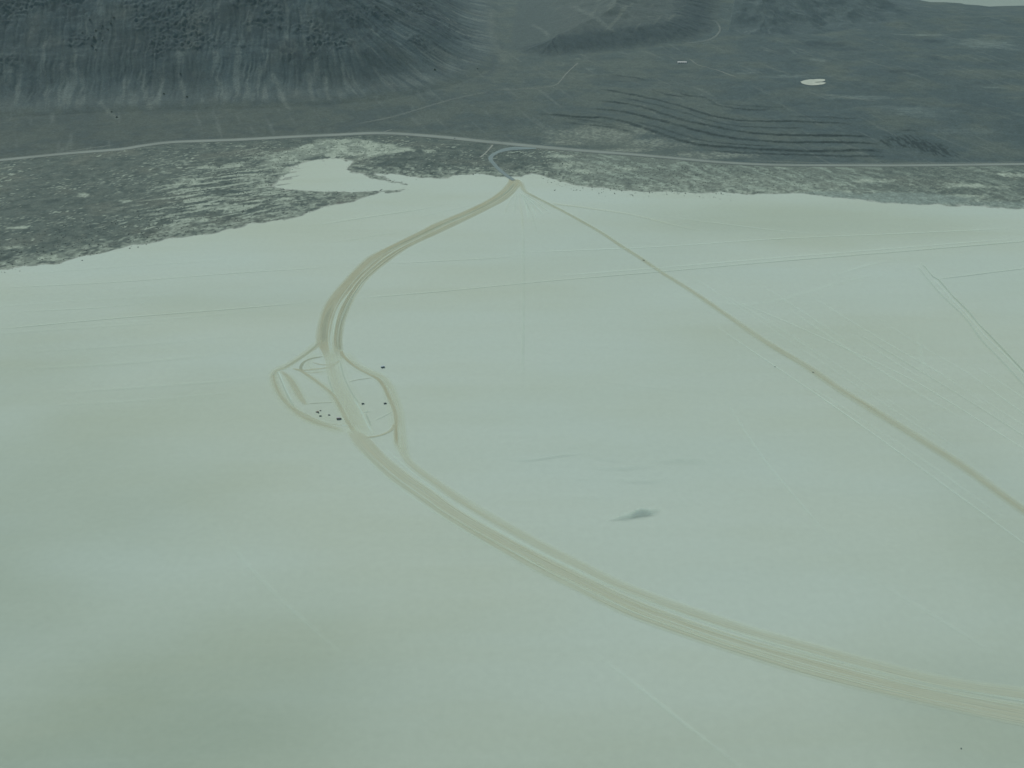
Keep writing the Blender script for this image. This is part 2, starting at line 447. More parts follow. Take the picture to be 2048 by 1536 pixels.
# spiky dark thicket at the end of the terraces
for k, o in enumerate([(1815, 283, 44, 15), (1880, 302, 34, 14), (1770, 284, 8, 11), (1848, 292, 36, 13)]):
    w, q = blob(*o, warpamp=0.7, seed=470 + k)
    spk = ss(-0.12, 0.1, fbm(X[w] / 11, Y[w] / 70, 480 + k, 3))
    colr[w] = lerp(colr[w], C([0.015, 0.024, 0.026]), (1 - ss(0.5, 1.2, q)) * spk * 0.9)
# pale outwash, far right
for k, (o, amt) in enumerate([((1975, 88, 80, 14), 0.5), ((1720, 195, 80, 6), 0.45), ((1830, 222, 90, 14), 0.4), ((1990, 175, 40, 3), 0.5), ((1640, 120, 22, 4), 0.6), ((1587, 104, 6, 6), 0.5), ((1600, 152, 90, 5), 0.35), ((1930, 262, 90, 10), 0.25),
                             ((1840, 70, 60, 2.2), 0.6), ((1660, 190, 30, 2), 0.5), ((1500, 146, 40, 2), 0.35), ((1180, 138, 14, 3), 0.35), ((1155, 118, 8, 3), 0.4)]):
    w, q = blob(*o, warpamp=0.6, seed=500 + k)
    colr[w] = lerp(colr[w], C([0.20, 0.24, 0.215]), (1 - ss(0.2, 1.1, q)) * amt * (0.4 + 0.6 * ss(-0.2, 0.3, fbm(X[w] / 60, Y[w] / 18, 520 + k, 3))))
# damp grey flat at the water line, right
for k, (o, amt) in enumerate([((1790, 398, 165, 14), 1.0), ((2000, 410, 110, 8), 0.7), ((1650, 388, 60, 6), 0.7)]):
    w, q = blob(*o, warpamp=0.3, seed=540 + k)
    colr[w] = lerp(colr[w], MUD, (1 - ss(0.75, 1.1, q)) * amt * 0.85)
colr = lerp(colr, C([0.022, 0.032, 0.035]), np.clip(scarp * 1.15, 0, 1) * 0.92)
# mountain face: grey talus, pale chutes, dark crags
mm = ss(5, 90, D1 + 30 * n1)
foot = 1 - ss(60, 330, D1 + 50 * n1)
mc = lerp(np.zeros_like(colr) + C([0.052, 0.076, 0.080]), C([0.040, 0.061, 0.069]), ss(-0.3, 0.4, n3 + 0.5 * n1))
mc = lerp(mc, C([0.078, 0.100, 0.097]), foot * 0.7)
toe = ss(0.0, 0.35, fbm(S1 / 60, D1 / 400, 651, 3)) * ss(10, 40, D1) * (1 - ss(70, 190, D1 + 60 * n1))
mc = lerp(mc, C([0.125, 0.15, 0.138]), toe * 0.7)
chute = fbm((S1 + warp * 0.35) / 46, D1 / 420, 21, 4)          # the gullies themselves carry pale scree
chute2 = fbm((S1 + warp * 0.3 + 2 * n1) / 17, D1 / 320, 611, 3)
mc = lerp(mc, C([0.125, 0.15, 0.138]), ss(0.14, 0.42, -chute + 0.6 * chute2) * (1 - 0.8 * cragm) * (1 - 0.45 * ss(350, 800, D1)) * 0.75)
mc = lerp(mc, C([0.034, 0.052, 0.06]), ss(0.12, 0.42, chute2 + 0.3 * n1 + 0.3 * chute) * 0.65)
mc = lerp(mc, ROCK, 0.5 * np.clip(cragm * (0.25 + 1.1 * ss(-0.15, 0.25, fbm(X / 14, Y / 18, 617, 3))), 0, 1) * 0.8)
mc = lerp(mc, C([0.042, 0.065, 0.074]), ss(350, 900, D1) * 0.35)
mcrag = np.zeros_like(H)
for k, o in enumerate([(600, 104, 72, 32), (560, 90, 30, 14), (835, 84, 24, 12), (870, 36, 92, 30), (640, 24, 44, 16), (740, 60, 50, 18), (340, 48, 58, 8), (255, 114, 32, 9), (130, 20, 84, 15), (202, 60, 14, 26), (495, 78, 5, 22), (440, 30, 40, 10), (60, 130, 40, 12)]):
    w, q = blob(*o, warpamp=0.9, seed=660 + k)
    mcrag[w] = np.maximum(mcrag[w], (1 - ss(0.35, 1.05, q)) * ss(-0.12, 0.16, fbm(X[w] / 19, Y[w] / 34, 680 + k, 5) + 0.5 * n1[w]))
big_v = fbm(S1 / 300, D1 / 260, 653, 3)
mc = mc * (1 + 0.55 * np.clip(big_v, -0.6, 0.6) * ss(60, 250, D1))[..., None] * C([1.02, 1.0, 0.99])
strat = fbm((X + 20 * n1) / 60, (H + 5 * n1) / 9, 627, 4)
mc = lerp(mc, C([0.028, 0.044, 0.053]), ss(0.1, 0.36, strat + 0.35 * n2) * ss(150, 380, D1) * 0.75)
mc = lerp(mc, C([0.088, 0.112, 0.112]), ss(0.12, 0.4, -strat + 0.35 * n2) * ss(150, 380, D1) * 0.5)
mc = lerp(mc, C([0.10, 0.108, 0.092]), ss(0.15, 0.5, fbm(X / 190, Y / 190, 623, 3)) * 0.35)
mc = lerp(mc, C([0.016, 0.028, 0.036]), np.clip(mcrag * 1.2, 0, 1) * 0.7)
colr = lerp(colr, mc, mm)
m2 = ss(3, 30, D2 + 10 * n1)
sp = lerp(np.zeros_like(colr) + C([0.062, 0.080, 0.077]), C([0.036, 0.052, 0.058]), 0.85 * ss(10, 110, D2 + 70 * n1 + 40 * n2) * (1 - ss(150, 290, D2 + 90 * n1 + 60 * n3)) * frontm)
sp = lerp(sp, C([0.070, 0.084, 0.078]), ss(150, 320, D2 + 60 * n1) * 0.7)
sp = lerp(sp, C([0.02, 0.032, 0.04]), ss(0.1, 0.4, fbm(X / 24, Y / 40, 633, 4)) * ss(20, 90, D2) * (1 - ss(190, 300, D2)) * frontm * 0.6)
sp = lerp(sp, C([0.115, 0.13, 0.112]), ss(0.15, 0.45, fbm((X - 0.35 * Y) / 48, (Y + 0.3 * X) / 420, 631, 4)) * ss(130, 260, D2) * 0.7)
colr = lerp(colr, sp, m2)
m3 = ss(3, 60, D3 + 20 * n1)
far = lerp(np.zeros_like(colr) + C([0.064, 0.086, 0.088]), C([0.036, 0.054, 0.060]), ss(-0.2, 0.4, fbm(X / 110, Y / 160, 641, 4)))
far = lerp(far, C([0.105, 0.13, 0.127]), ss(0.15, 0.45, fbm((S3 + warp) / 34, D3 / 160, 643, 4)) * 0.6)
colr = lerp(colr, far, m3)
# light chute between the mountain and the spur
for k, (pts, w, amt) in enumerate([([(985, 20), (982, 45), (985, 70), (992, 92), (1003, 108), (1006, 122)], 22, 0.28),
                                   ([(1150, 14), (1178, 28), (1205, 46), (1225, 62)], 14, 0.35), ([(1066, 50), (1085, 60), (1096, 70)], 10, 0.35),
                                   ([(1225, 2), (1245, 14), (1262, 28), (1278, 36), (1330, 30), (1380, 34)], 12, 0.2), ([(620, 0), (618, 25), (624, 60)], 12, 0.4), ([(500, 20), (497, 60)], 9, 0.4),
                                   ([(990, 112), (985, 140), (975, 150)], 14, -0.5), ([(545, 150), (556, 175), (570, 205), (578, 218)], 9, 0.55), ([(620, 150), (622, 185), (626, 200)], 9, 0.5), ([(650, 155), (655, 190), (661, 200)], 7, 0.5), ([(285, 150), (292, 195), (302, 215)], 10, 0.45), ([(358, 150), (368, 190), (368, 210)], 7, 0.45), ([(200, 205), (225, 230), (232, 236)], 9, 0.4)]):
    ln = land_line(pts)
    ww = line_window(ln, 70)
    d, s, _ = seg_dist(X[ww], Y[ww], [tuple(p) for p in ln])
    t = np.exp(-((d + 8 * n1[ww]) / w) ** 2) * (0.6 + 0.4 * ss(-0.3, 0.3, n2[ww]))
    colr[ww] = lerp(colr[ww], C([0.17, 0.19, 0.165]) if amt > 0 else C([0.035, 0.05, 0.06]), t * abs(amt))
# grain
colr *= (1 + 0.16 * n2 + 0.10 * fine)[..., None]
low = ss(0.15, -0.25, H)                                           # where the sheet meets the lake bed
colr = lerp(colr, PLAYA * 0.92, ss(0.55, 0.0, H) * 0.75)
colr = np.clip(colr * np.where(H < 0.5, 1.0, C([0.93, 1.02, 0.99])[..., None, None]).transpose(1, 2, 0), 0.010, 0.8)

# ------------------------------------------------------------------ materials
def new_mat(name):
    m = bpy.data.materials.new(name)
    m.use_nodes = True
    nt = m.node_tree
    b = nt.nodes['Principled BSDF']
    b.inputs['Roughness'].default_value = 0.95
    b.inputs['Specular IOR Level'].default_value = 0.15
    return m, nt, b

def noise_node(nt, vec, scale, detail=4, rough=0.55):
    n = nt.nodes.new('ShaderNodeTexNoise')
    n.inputs['Scale'].default_value = scale
    n.inputs['Detail'].default_value = detail
    n.inputs['Roughness'].default_value = rough
    nt.links.new(vec, n.inputs['Vector'])
    return n

def mapping(nt, vec, scale=(1, 1, 1), rot=0.0):
    n = nt.nodes.new('ShaderNodeMapping')
    n.inputs['Scale'].default_value = scale
    n.inputs['Rotation'].default_value = (0, 0, rot)
    nt.links.new(vec, n.inputs['Vector'])
    return n.outputs[0]

def maprange(nt, val, a, b, c, d):
    n = nt.nodes.new('ShaderNodeMapRange')
    nt.links.new(val, n.inputs[0])
    for i, v in enumerate((a, b, c, d)):
        n.inputs[i + 1].default_value = v
    return n.outputs[0]

def mixc(nt, fac, a, b, mode='MIX'):
    n = nt.nodes.new('ShaderNodeMix')
    n.data_type, n.blend_type = 'RGBA', mode
    if isinstance(fac, float): n.inputs[0].default_value = fac
    else: nt.links.new(fac, n.inputs[0])
    for i, v in ((6, a), (7, b)):
        if isinstance(v, tuple): n.inputs[i].default_value = (*v, 1)
        else: nt.links.new(v, n.inputs[i])
    return n.outputs[2]

def position(nt):
    return nt.nodes.new('ShaderNodeNewGeometry').outputs['Position']

def land_material():
    m, nt, b = new_mat('brush_and_rock')
    at = nt.nodes.new('ShaderNodeAttribute'); at.attribute_name = 'ground'
    p = position(nt)
    n = noise_node(nt, p, 0.16, 3, 0.65)
    n2_ = noise_node(nt, p, 0.035, 4, 0.6)
    f = maprange(nt, n.outputs[0], 0.3, 0.7, 0.72, 1.28)
    f2 = maprange(nt, n2_.outputs[0], 0.3, 0.7, 0.86, 1.14)
    mu = nt.nodes.new('ShaderNodeMath'); mu.operation = 'MULTIPLY'
    nt.links.new(f, mu.inputs[0]); nt.links.new(f2, mu.inputs[1])
    cb = nt.nodes.new('ShaderNodeCombineColor')
    for i in range(3): nt.links.new(mu.outputs[0], cb.inputs[i])
    nt.links.new(mixc(nt, 1.0, at.outputs['Color'], cb.outputs[0], 'MULTIPLY'), b.inputs['Base Color'])
    bp = nt.nodes.new('ShaderNodeBump')
    bp.inputs['Strength'].default_value = 0.6
    bp.inputs['Distance'].default_value = 1.2
    nt.links.new(n.outputs[0], bp.inputs['Height'])
    nt.links.new(bp.outputs[0], b.inputs['Normal'])
    return m

def playa_material():
    m, nt, b = new_mat('lake_bed_clay')
    at = nt.nodes.new('ShaderNodeAttribute'); at.attribute_name = 'tone'
    p = position(nt)
    base = mixc(nt, at.outputs['Fac'], tuple(PLAYA), (0.225, 0.295, 0.215))  # darker olive mix also carries the painted corner darkening
    # broad cloudy tone, streaks blown along the shore, fine grain
    big_ = noise_node(nt, mapping(nt, p, (1, 1.6, 1), R(12)), 0.0016, 4, 0.5)
    c1 = mixc(nt, maprange(nt, big_.outputs[0], 0.42, 0.62, 0, 0.30), base, (0.355, 0.43, 0.322))
    stq = noise_node(nt, mapping(nt, p, (0.12, 1.0, 1), R(-16)), 0.014, 4, 0.55)
    c2 = mixc(nt, maprange(nt, stq.outputs[0], 0.44, 0.75, 0, 0.3), c1, (0.35, 0.415, 0.305))
    stw = noise_node(nt, mapping(nt, p, (0.07, 1.0, 1), R(-9)), 0.012, 5, 0.6)
    bl = noise_node(nt, mapping(nt, p, (0.6, 1.2, 1), R(-20)), 0.0021, 3, 0.5)
    c2 = mixc(nt, maprange(nt, bl.outputs[0], 0.42, 0.64, 0, 0.5), c2, (0.398, 0.502, 0.437))
    c3 = mixc(nt, maprange(nt, stw.outputs[0], 0.5, 0.85, 0, 0.2), c2, (0.43, 0.525, 0.45))
    g = noise_node(nt, p, 0.09, 3, 0.7)
    gr = maprange(nt, g.outputs[0], 0.25, 0.75, 0.965, 1.035)
    cb = nt.nodes.new('ShaderNodeCombineColor')
    for i in range(3): nt.links.new(gr, cb.inputs[i])
    nt.links.new(mixc(nt, 1.0, c3, cb.outputs[0], 'MULTIPLY'), b.inputs['Base Color'])
    return m

def track_material(name, c_a, c_b, streak=0.55, under=None):
    """dirt laid over the clay: alpha carries how much is left of it"""
    m, nt, b = new_mat(name)
    at = nt.nodes.new('ShaderNodeAttribute'); at.attribute_name = 'cover'
    uv = nt.nodes.new('ShaderNodeUVMap'); uv.uv_map = 'along'
    s = noise_node(nt, mapping(nt, uv.outputs[0], (0.006, 0.42, 1)), 1.0, 3, 0.6)
    s2 = noise_node(nt, mapping(nt, uv.outputs[0], (0.02, 0.16, 1)), 1.0, 3, 0.6)
    cdust = mixc(nt, maprange(nt, s2.outputs[0], 0.3, 0.7, 0, 1), c_a, c_b)
    k = maprange(nt, s.outputs[0], 0.32, 0.68, 1 - streak, 1 + streak * 0.55)
    mu = nt.nodes.new('ShaderNodeMath'); mu.operation = 'MULTIPLY'; mu.use_clamp = True
    nt.links.new(at.outputs['Fac'], mu.inputs[0]); nt.links.new(k, mu.inputs[1])
    nt.links.new(mu.outputs[0], b.inputs['Alpha'])
    shade_offset = maprange(nt, mu.outputs[0], 0, 1, 0.80, 0)      # adds clay colour to cancel the layer's own shade; underside already returns some light
    nt.links.new(mixc(nt, shade_offset, cdust, tuple(PLAYA if under is None else under), 'ADD'), b.inputs['Base Color'])
    return m

def paint(name, c, rough=0.5, metal=0.0, var=0.12):
    m, nt, b = new_mat(name)
    tc = nt.nodes.new('ShaderNodeTexCoord')
    n = noise_node(nt, tc.outputs['Object'], 1.3, 4, 0.6)
    d = tuple(v * (1 - 2 * var) for v in c)
    nt.links.new(mixc(nt, n.outputs[0], c, d), b.inputs['Base Color'])
    b.inputs['Roughness'].default_value = rough
    b.inputs['Metallic'].default_value = metal
    b.inputs['Specular IOR Level'].default_value = 0.4
    return m

# ------------------------------------------------------------------ meshes from arrays
def np_mesh(name, verts, faces, mat, smooth=True):
    me = bpy.data.meshes.new(name)
    v = np.asarray(verts, np.float32); f = np.asarray(faces, np.int32)
    me.vertices.add(len(v)); me.vertices.foreach_set('co', v.ravel())
    k = f.shape[1]
    me.loops.add(f.size); me.loops.foreach_set('vertex_index', f.ravel())
    me.polygons.add(len(f))
    me.polygons.foreach_set('loop_start', np.arange(len(f), dtype=np.int32) * k)
    me.update(calc_edges=True)
    if smooth: me.polygons.foreach_set('use_smooth', np.ones(len(f), bool))
    me.materials.append(mat)
    o = bpy.data.objects.new(name, me)
    col.objects.link(o)
    return o

def pt_attr(o, name, arr):
    a = np.asarray(arr, np.float32)
    if a.ndim == 2:
        at = o.data.attributes.new(name, 'FLOAT_COLOR', 'POINT')
        at.data.foreach_set('color', np.c_[a, np.ones(len(a), np.float32)].astype(np.float32).ravel())
    else:
        at = o.data.attributes.new(name, 'FLOAT', 'POINT')
        at.data.foreach_set('value', a)

# land sheets
ny, nx = X.shape
idx = np.arange(ny * nx).reshape(ny, nx)
quads = np.stack([idx[:-1, :-1], idx[:-1, 1:], idx[1:, 1:], idx[1:, :-1]], -1).reshape(-1, 4)
Vall = np.stack([X, Y, H], -1).reshape(-1, 3)
Call = colr.reshape(-1, 3)
qx, qy = Vall[quads, 0].mean(1), Vall[quads, 1].mean(1)
view = (np.abs(qx) < 0.60 * qy + 260) & (Vall[quads, 2].max(1) > -1.2)
hillq = ((D1 > 0) | (D2 > 0) | (D3 > 0)).reshape(-1)[quads].any(1)
LM = land_material()
def land_object(name, sel):
    q = quads[sel]
    u, inv = np.unique(q.ravel(), return_inverse=True)
    o = np_mesh(name, Vall[u], inv.reshape(-1, 4), LM)
    pt_attr(o, 'ground', Call[u])
    return struct(o)
land_object('scrubland', view & ~hillq)
land_object('hills', view & hillq)

# lake bed: one sheet to the horizon (coarse, its tone varies slowly)
px_ = np.r_[-26000, -12000, -6000, np.arange(-3600, 3601, 60), 6000, 12000, 26000].astype(float)
py_ = np.r_[-8000, -3000, -500, np.arange(200, 4601, 60), 7000, 12000, 20000, 40000].astype(float)
PX, PY = np.meshgrid(px_, py_)
tone = 0.0 * PX  # olive patches, plus lens darkening towards the corners painted into the clay
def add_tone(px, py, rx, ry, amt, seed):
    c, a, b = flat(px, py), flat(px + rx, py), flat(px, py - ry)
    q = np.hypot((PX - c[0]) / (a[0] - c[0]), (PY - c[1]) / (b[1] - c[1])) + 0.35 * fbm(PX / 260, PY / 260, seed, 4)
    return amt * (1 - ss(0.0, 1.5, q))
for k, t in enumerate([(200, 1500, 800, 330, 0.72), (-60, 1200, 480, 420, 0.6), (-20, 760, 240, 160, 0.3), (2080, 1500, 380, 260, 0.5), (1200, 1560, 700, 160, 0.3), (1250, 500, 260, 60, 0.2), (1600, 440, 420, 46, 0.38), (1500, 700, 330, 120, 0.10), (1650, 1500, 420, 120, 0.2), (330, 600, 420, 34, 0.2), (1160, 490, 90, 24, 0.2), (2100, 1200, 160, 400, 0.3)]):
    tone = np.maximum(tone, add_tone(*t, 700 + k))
ii = np.arange(PX.size).reshape(PX.shape)
pq = np.stack([ii[:-1, :-1], ii[:-1, 1:], ii[1:, 1:], ii[1:, :-1]], -1).reshape(-1, 4)
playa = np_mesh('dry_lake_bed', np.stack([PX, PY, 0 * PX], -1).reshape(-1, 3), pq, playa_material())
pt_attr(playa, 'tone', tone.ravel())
struct(playa)

# ------------------------------------------------------------------ ribbons
LEVEL = [0.03]
def ground_z(x, y):
    return np.maximum(bil(gx, gy, H, x, y), 0.0)

def ribbon(name, left, right, prof, mat, lift=None, drape=False, fade=(0, 0), kind='structure'):
    """strip between two resampled edges; prof = [(v, cover), ...] across"""
    if lift is None:
        lift = LEVEL[0]; LEVEL[0] += 0.012
    n = len(left)
    vs_ = np.array([p[0] for p in prof]); cv = np.array([p[1] for p in prof])
    P = left[:, None, :] + (right - left)[:, None, :] * vs_[None, :, None]
    mid = (left + right) / 2
    s = np.r_[0, np.cumsum(np.hypot(*(mid[1:] - mid[:-1]).T))]
    w = np.hypot(*(right - left).T)
    z = np.full(P.shape[:2], lift)
    if drape: z = ground_z(P[..., 0], P[..., 1]) + lift
    V = np.concatenate([P, z[..., None]], -1).reshape(-1, 3)
    k = len(vs_)
    id_ = np.arange(n * k).reshape(n, k)
    q = np.stack([id_[:-1, :-1], id_[1:, :-1], id_[1:, 1:], id_[:-1, 1:]], -1).reshape(-1, 4)
    a, b, c = V[q[0, 0]], V[q[0, 1]], V[q[0, 2]]
    if np.cross((b - a)[:2], (c - a)[:2]) < 0: q = q[:, ::-1]
    o = np_mesh(name, V, q, mat)
    f = np.ones(n)
    if fade[0]: f *= ss(0, fade[0], s)
    if fade[1]: f *= ss(0, fade[1], s[-1] - s)
    wob = 1 + 0.25 * fbm(s / 120, s * 0 + LEVEL[0] * 125, 900, 3)
    pt_attr(o, 'cover', np.clip((f * wob)[:, None] * cv[None, :], 0, 1).ravel())
    uvl = o.data.uv_layers.new(name='along')
    UU = np.stack([np.repeat(s, k), (w[:, None] * vs_[None, :]).ravel() + 37.0 * LEVEL[0] * 83], -1)
    uvl.data.foreach_set('uv', UU[q.ravel()].astype(np.float32).ravel())
    o['kind'] = kind
    return o

def by_edges(l_px, r_px, step=12, f=flat):
    l = smooth_line([f(*p) for p in l_px], 6); r = smooth_line([f(*p) for p in r_px], 6)
    n = max(len(l), len(r), 60)
    def rs(p):
        d = np.r_[0, np.cumsum(np.hypot(*(p[1:] - p[:-1]).T))]
        t = np.linspace(0, d[-1], n * 2)
        return np.stack([np.interp(t, d, p[:, k]) for k in (0, 1)], 1)
    return rs(l), rs(r)

def by_centre(c_px, w, f=flat, step=8, smooth=6, wobble=0.0):
    """centre line traced in the photo, width in metres (number or one per point)"""
    c = np.array([f(*p) for p in c_px])
    ww = np.full(len(c), float(w)) if np.isscalar(w) else np.array(w, float)
    p = smooth_line(np.c_[c, ww], smooth)
    p, s = resample(p, step)
    t = np.gradient(p[:, :2], axis=0)
    t /= np.maximum(1e-9, np.hypot(*t.T))[:, None]
    nrm = np.stack([-t[:, 1], t[:, 0]], 1)
    cc = p[:, :2] + nrm * (wobble * fbm(s / 60, s * 0 + 3.3, 911, 3))[:, None]
    return cc + nrm * p[:, 2:3] / 2, cc - nrm * p[:, 2:3] / 2

SOFT = [(0, 0), (0.18, 0.5), (0.35, 0.95), (0.5, 1), (0.65, 0.95), (0.82, 0.5), (1, 0)]
def prof(p, k): return [(v, c * k) for v, c in p]

DIRT = track_material('tan_dirt', (0.295, 0.312, 0.196), (0.34, 0.36, 0.236))
DIRT_L = track_material('pale_tan_dirt', (0.352, 0.394, 0.274), (0.378, 0.42, 0.30), 0.5)
DIRT_D = track_material('dark_dirt', (0.215, 0.245, 0.16), (0.25, 0.285, 0.185), 0.5)
PALE = track_material('scuffed_clay', (0.43, 0.555, 0.465), (0.45, 0.58, 0.49), 0.5)
GREY = track_material('grey_scuff', (0.275, 0.36, 0.285), (0.30, 0.385, 0.295), 0.5)
DARK_CLAY = track_material('dark_clay', (0.165, 0.235, 0.215), (0.185, 0.26, 0.235), 0.25)  # darker clay colour for the smudge and streaks

# main dirt road, shore to the gate
L_up = [(1018, 358), (1013, 368), (990, 390), (942, 416), (868, 447), (844, 460), (795, 484), (746, 508), (724, 523), (673, 577), (649, 611), (637, 645), (632, 682), (642, 705), (652, 735)]
R_up = [(1040, 360), (1038, 375), (1013, 399), (978, 418), (930, 442), (881, 465), (820, 494), (771, 528), (737, 557), (717, 584), (703, 609), (690, 640), (684, 677), (685, 705), (690, 735)]
ribbon('dirt_road', *by_edges(L_up, R_up), [(-0.06, 0), (0.03, 0.45), (0.12, 0.95), (0.3, 0.98), (0.42, 0.88), (0.56, 0.88), (0.72, 0.98), (0.9, 0.85), (0.98, 0.4), (1.06, 0)], DIRT, fade=(0, 110))
ribbon('dirt_road', *by_centre([(1029, 366), (1018, 380), (993, 398), (952, 420), (880, 451), (832, 474), (790, 494), (752, 516)], 11), prof(SOFT, 0.95), DIRT_D, fade=(30, 120))
ribbon('dirt_road', *by_centre([(672, 597), (656, 628), (648, 660), (647, 692)], [12, 16, 18, 18]), prof(SOFT, 0.65), DIRT_D, fade=(90, 40))
ribbon('dirt_road', *by_centre([(710, 580), (694, 612), (681, 648), (677, 680), (681, 704)], [12, 15, 17, 17, 16]), prof(SOFT, 0.7), DIRT_D, fade=(90, 20))
ribbon('tire_track', *by_centre([(1005, 397), (960, 420), (905, 443), (850, 469), (790, 500), (745, 535)], 4), prof(SOFT, 0.4), PALE, fade=(40, 120))
ribbon('tire_track', *by_centre([(705, 575), (680, 610), (668, 645), (662, 680), (664, 715)], [6, 8, 12, 13, 10]), prof(SOFT, 0.5), PALE, fade=(80, 40))
ribbon('tire_track', *by_centre([(735, 553), (708, 590), (689, 625), (679, 655)], 4), prof(SOFT, 0.5), PALE, fade=(60, 60))
# dust spread beside the lanes of the gate
for pts, w, a in [([(637, 680), (617, 703), (580, 728), (552, 742), (548, 765), (566, 798), (600, 830), (650, 852), (697, 868)], 26, 0.4), ([(560, 742), (585, 768), (606, 808)], 30, 0.3), ([(640, 700), (615, 728), (640, 745), (668, 738)], 26, 0.3),
                  ([(684, 700), (716, 734), (768, 762), (790, 815), (797, 870), (812, 915)], 34, 0.3), ([(600, 742), (645, 772), (680, 812), (715, 872)], 22, 0.35), ([(665, 700), (680, 770), (712, 840), (735, 885)], 60, 0.25), ([(625, 822), (655, 838), (690, 845)], 24, 0.3)]:
    ribbon('dust_strip', *by_centre(pts, w), prof(SOFT, a), DIRT_L, fade=(40, 40))
# left by-pass and its inner lane
ribbon('dirt_track', *by_centre([(637, 680), (634, 692), (617, 705), (598, 718), (574, 734), (556, 740), (547, 750), (549, 764), (556, 781), (566, 797), (580, 812), (599, 828), (622, 841), (647, 850), (676, 858), (697, 866)], [14, 14, 12, 12, 12, 13, 13, 13, 13, 13, 13, 14, 14, 14, 14, 10]), prof(SOFT, 0.62), DIRT, fade=(15, 40))
ribbon('dirt_track', *by_centre([(637, 686), (618, 704), (598, 718), (578, 730), (556, 742)], 6), prof(SOFT, 0.6), DIRT_D, fade=(15, 30))
ribbon('dirt_track', *by_centre([(560, 740), (578, 756), (592, 779), (603, 799), (613, 811)], [9, 15, 17, 15, 9]), prof(SOFT, 0.62), DIRT, fade=(15, 10))
ribbon('dirt_track', *by_centre([(576, 812), (600, 824), (625, 836), (650, 846), (680, 850), (697, 852)], 7), prof(SOFT, 0.45), DIRT, fade=(15, 25))
ribbon('tire_track', *by_centre([(553, 742), (562, 762), (571, 783), (583, 806), (592, 815)], 2.4), prof(SOFT, 0.75), GREY, fade=(5, 20))
ribbon('tire_track', *by_centre([(556, 742), (566, 763), (574, 783), (586, 806)], 2.6), prof(SOFT, 0.9), PALE, fade=(5, 20))
ribbon('tire_track', *by_centre([(551, 746), (545, 753), (552, 741), (566, 740), (585, 736)], 2.5), prof(SOFT, 0.6), GREY, fade=(5, 20))
ribbon('tire_track', *by_centre([(684, 851), (690, 850.5), (698, 850.5)], 2.6), prof(SOFT, 1.0), PALE)
ribbon('tire_track', *by_centre([(684, 838.5), (690, 838), (697, 837.5)], 2.2), prof(SOFT, 0.8), PALE)
# small ring inside
ribbon('dirt_track', *by_centre([(648, 713), (634, 715), (620, 718), (608, 724), (602, 733), (603, 740), (612, 743)], [5, 7, 7, 8, 9, 8, 6]), prof(SOFT, 0.85), DIRT_D, fade=(10, 10))
ribbon('dirt_track', *by_centre([(680, 720), (672, 727), (656, 730), (640, 729), (624, 724)], [7, 7, 6, 6, 5]), prof(SOFT, 0.65), DIRT, fade=(10, 10))
ribbon('dirt_track', *by_centre([(585, 737), (605, 741), (625, 739), (645, 737), (662, 734), (672, 728)], [7, 7, 7, 7, 8, 8]), prof(SOFT, 0.7), DIRT, fade=(10, 10))
ribbon('dirt_track', *by_centre([(604, 743), (620, 746), (640, 744), (658, 741)], 4), prof(SOFT, 0.6), DIRT, fade=(10, 20))
# diagonal lane into the middle lane
ribbon('dirt_track', *by_centre([(584, 736), (602, 742), (621, 754), (641, 769), (656, 781), (668, 793), (680, 814), (695, 843), (707, 861), (718, 875)], [7, 9, 9, 9, 10, 10, 10, 10, 10, 9]), prof(SOFT, 0.8), DIRT, fade=(10, 30))
ribbon('dirt_track', *by_edges([(648, 690), (650, 720), (652, 745), (662, 777), (680, 804), (698, 845), (716, 876)], [(680, 700), (680, 724), (685, 742), (694, 768), (719, 808), (742, 855), (753, 876)]), [(0, 0), (0.1, 0.4), (0.35, 0.5), (0.6, 0.35), (0.8, 0.18), (1, 0)], DIRT_L, fade=(90, 60))
ribbon('tire_track', *by_centre([(680, 724), (686, 748), (694, 768), (706, 790), (722, 812)], 3), prof(SOFT, 0.7), GREY, fade=(10, 30))
ribbon('tire_track', *by_centre([(655, 752), (661, 771), (668, 790)], 2.5), prof(SOFT, 0.6), GREY, fade=(10, 20))
ribbon('tire_track', *by_centre([(706, 795), (722, 822), (735, 850), (748, 872)], 4), prof(SOFT, 0.7), PALE, fade=(30, 30))
ribbon('tire_track', *by_centre([(731, 826), (736, 838), (742, 853)], 3.2), prof(SOFT, 0.9), GREY, fade=(6, 12))
ribbon('dark_patch', *by_centre([(724, 825), (734, 823.5), (744, 823)], [5, 9, 3]), prof(SOFT, 0.55), GREY, fade=(4, 8))  # small dark grey patch on the clay
ribbon('dark_patch', *by_centre([(716, 829), (722, 827), (727, 826)], [4, 8, 3]), prof(SOFT, 0.4), GREY, fade=(4, 6))
ribbon('tire_track', *by_centre([(695, 765), (715, 760), (745, 756)], 2.6), prof(SOFT, 0.75), DIRT_D, fade=(10, 10))
ribbon('tire_track', *by_centre([(612, 808), (640, 806), (672, 805)], 2.6), prof(SOFT, 0.8), DIRT_D, fade=(6, 10))
ribbon('tire_track', *by_centre([(748, 842), (765, 834), (786, 824)], 2.8), prof(SOFT, 0.7), GREY, fade=(10, 10))
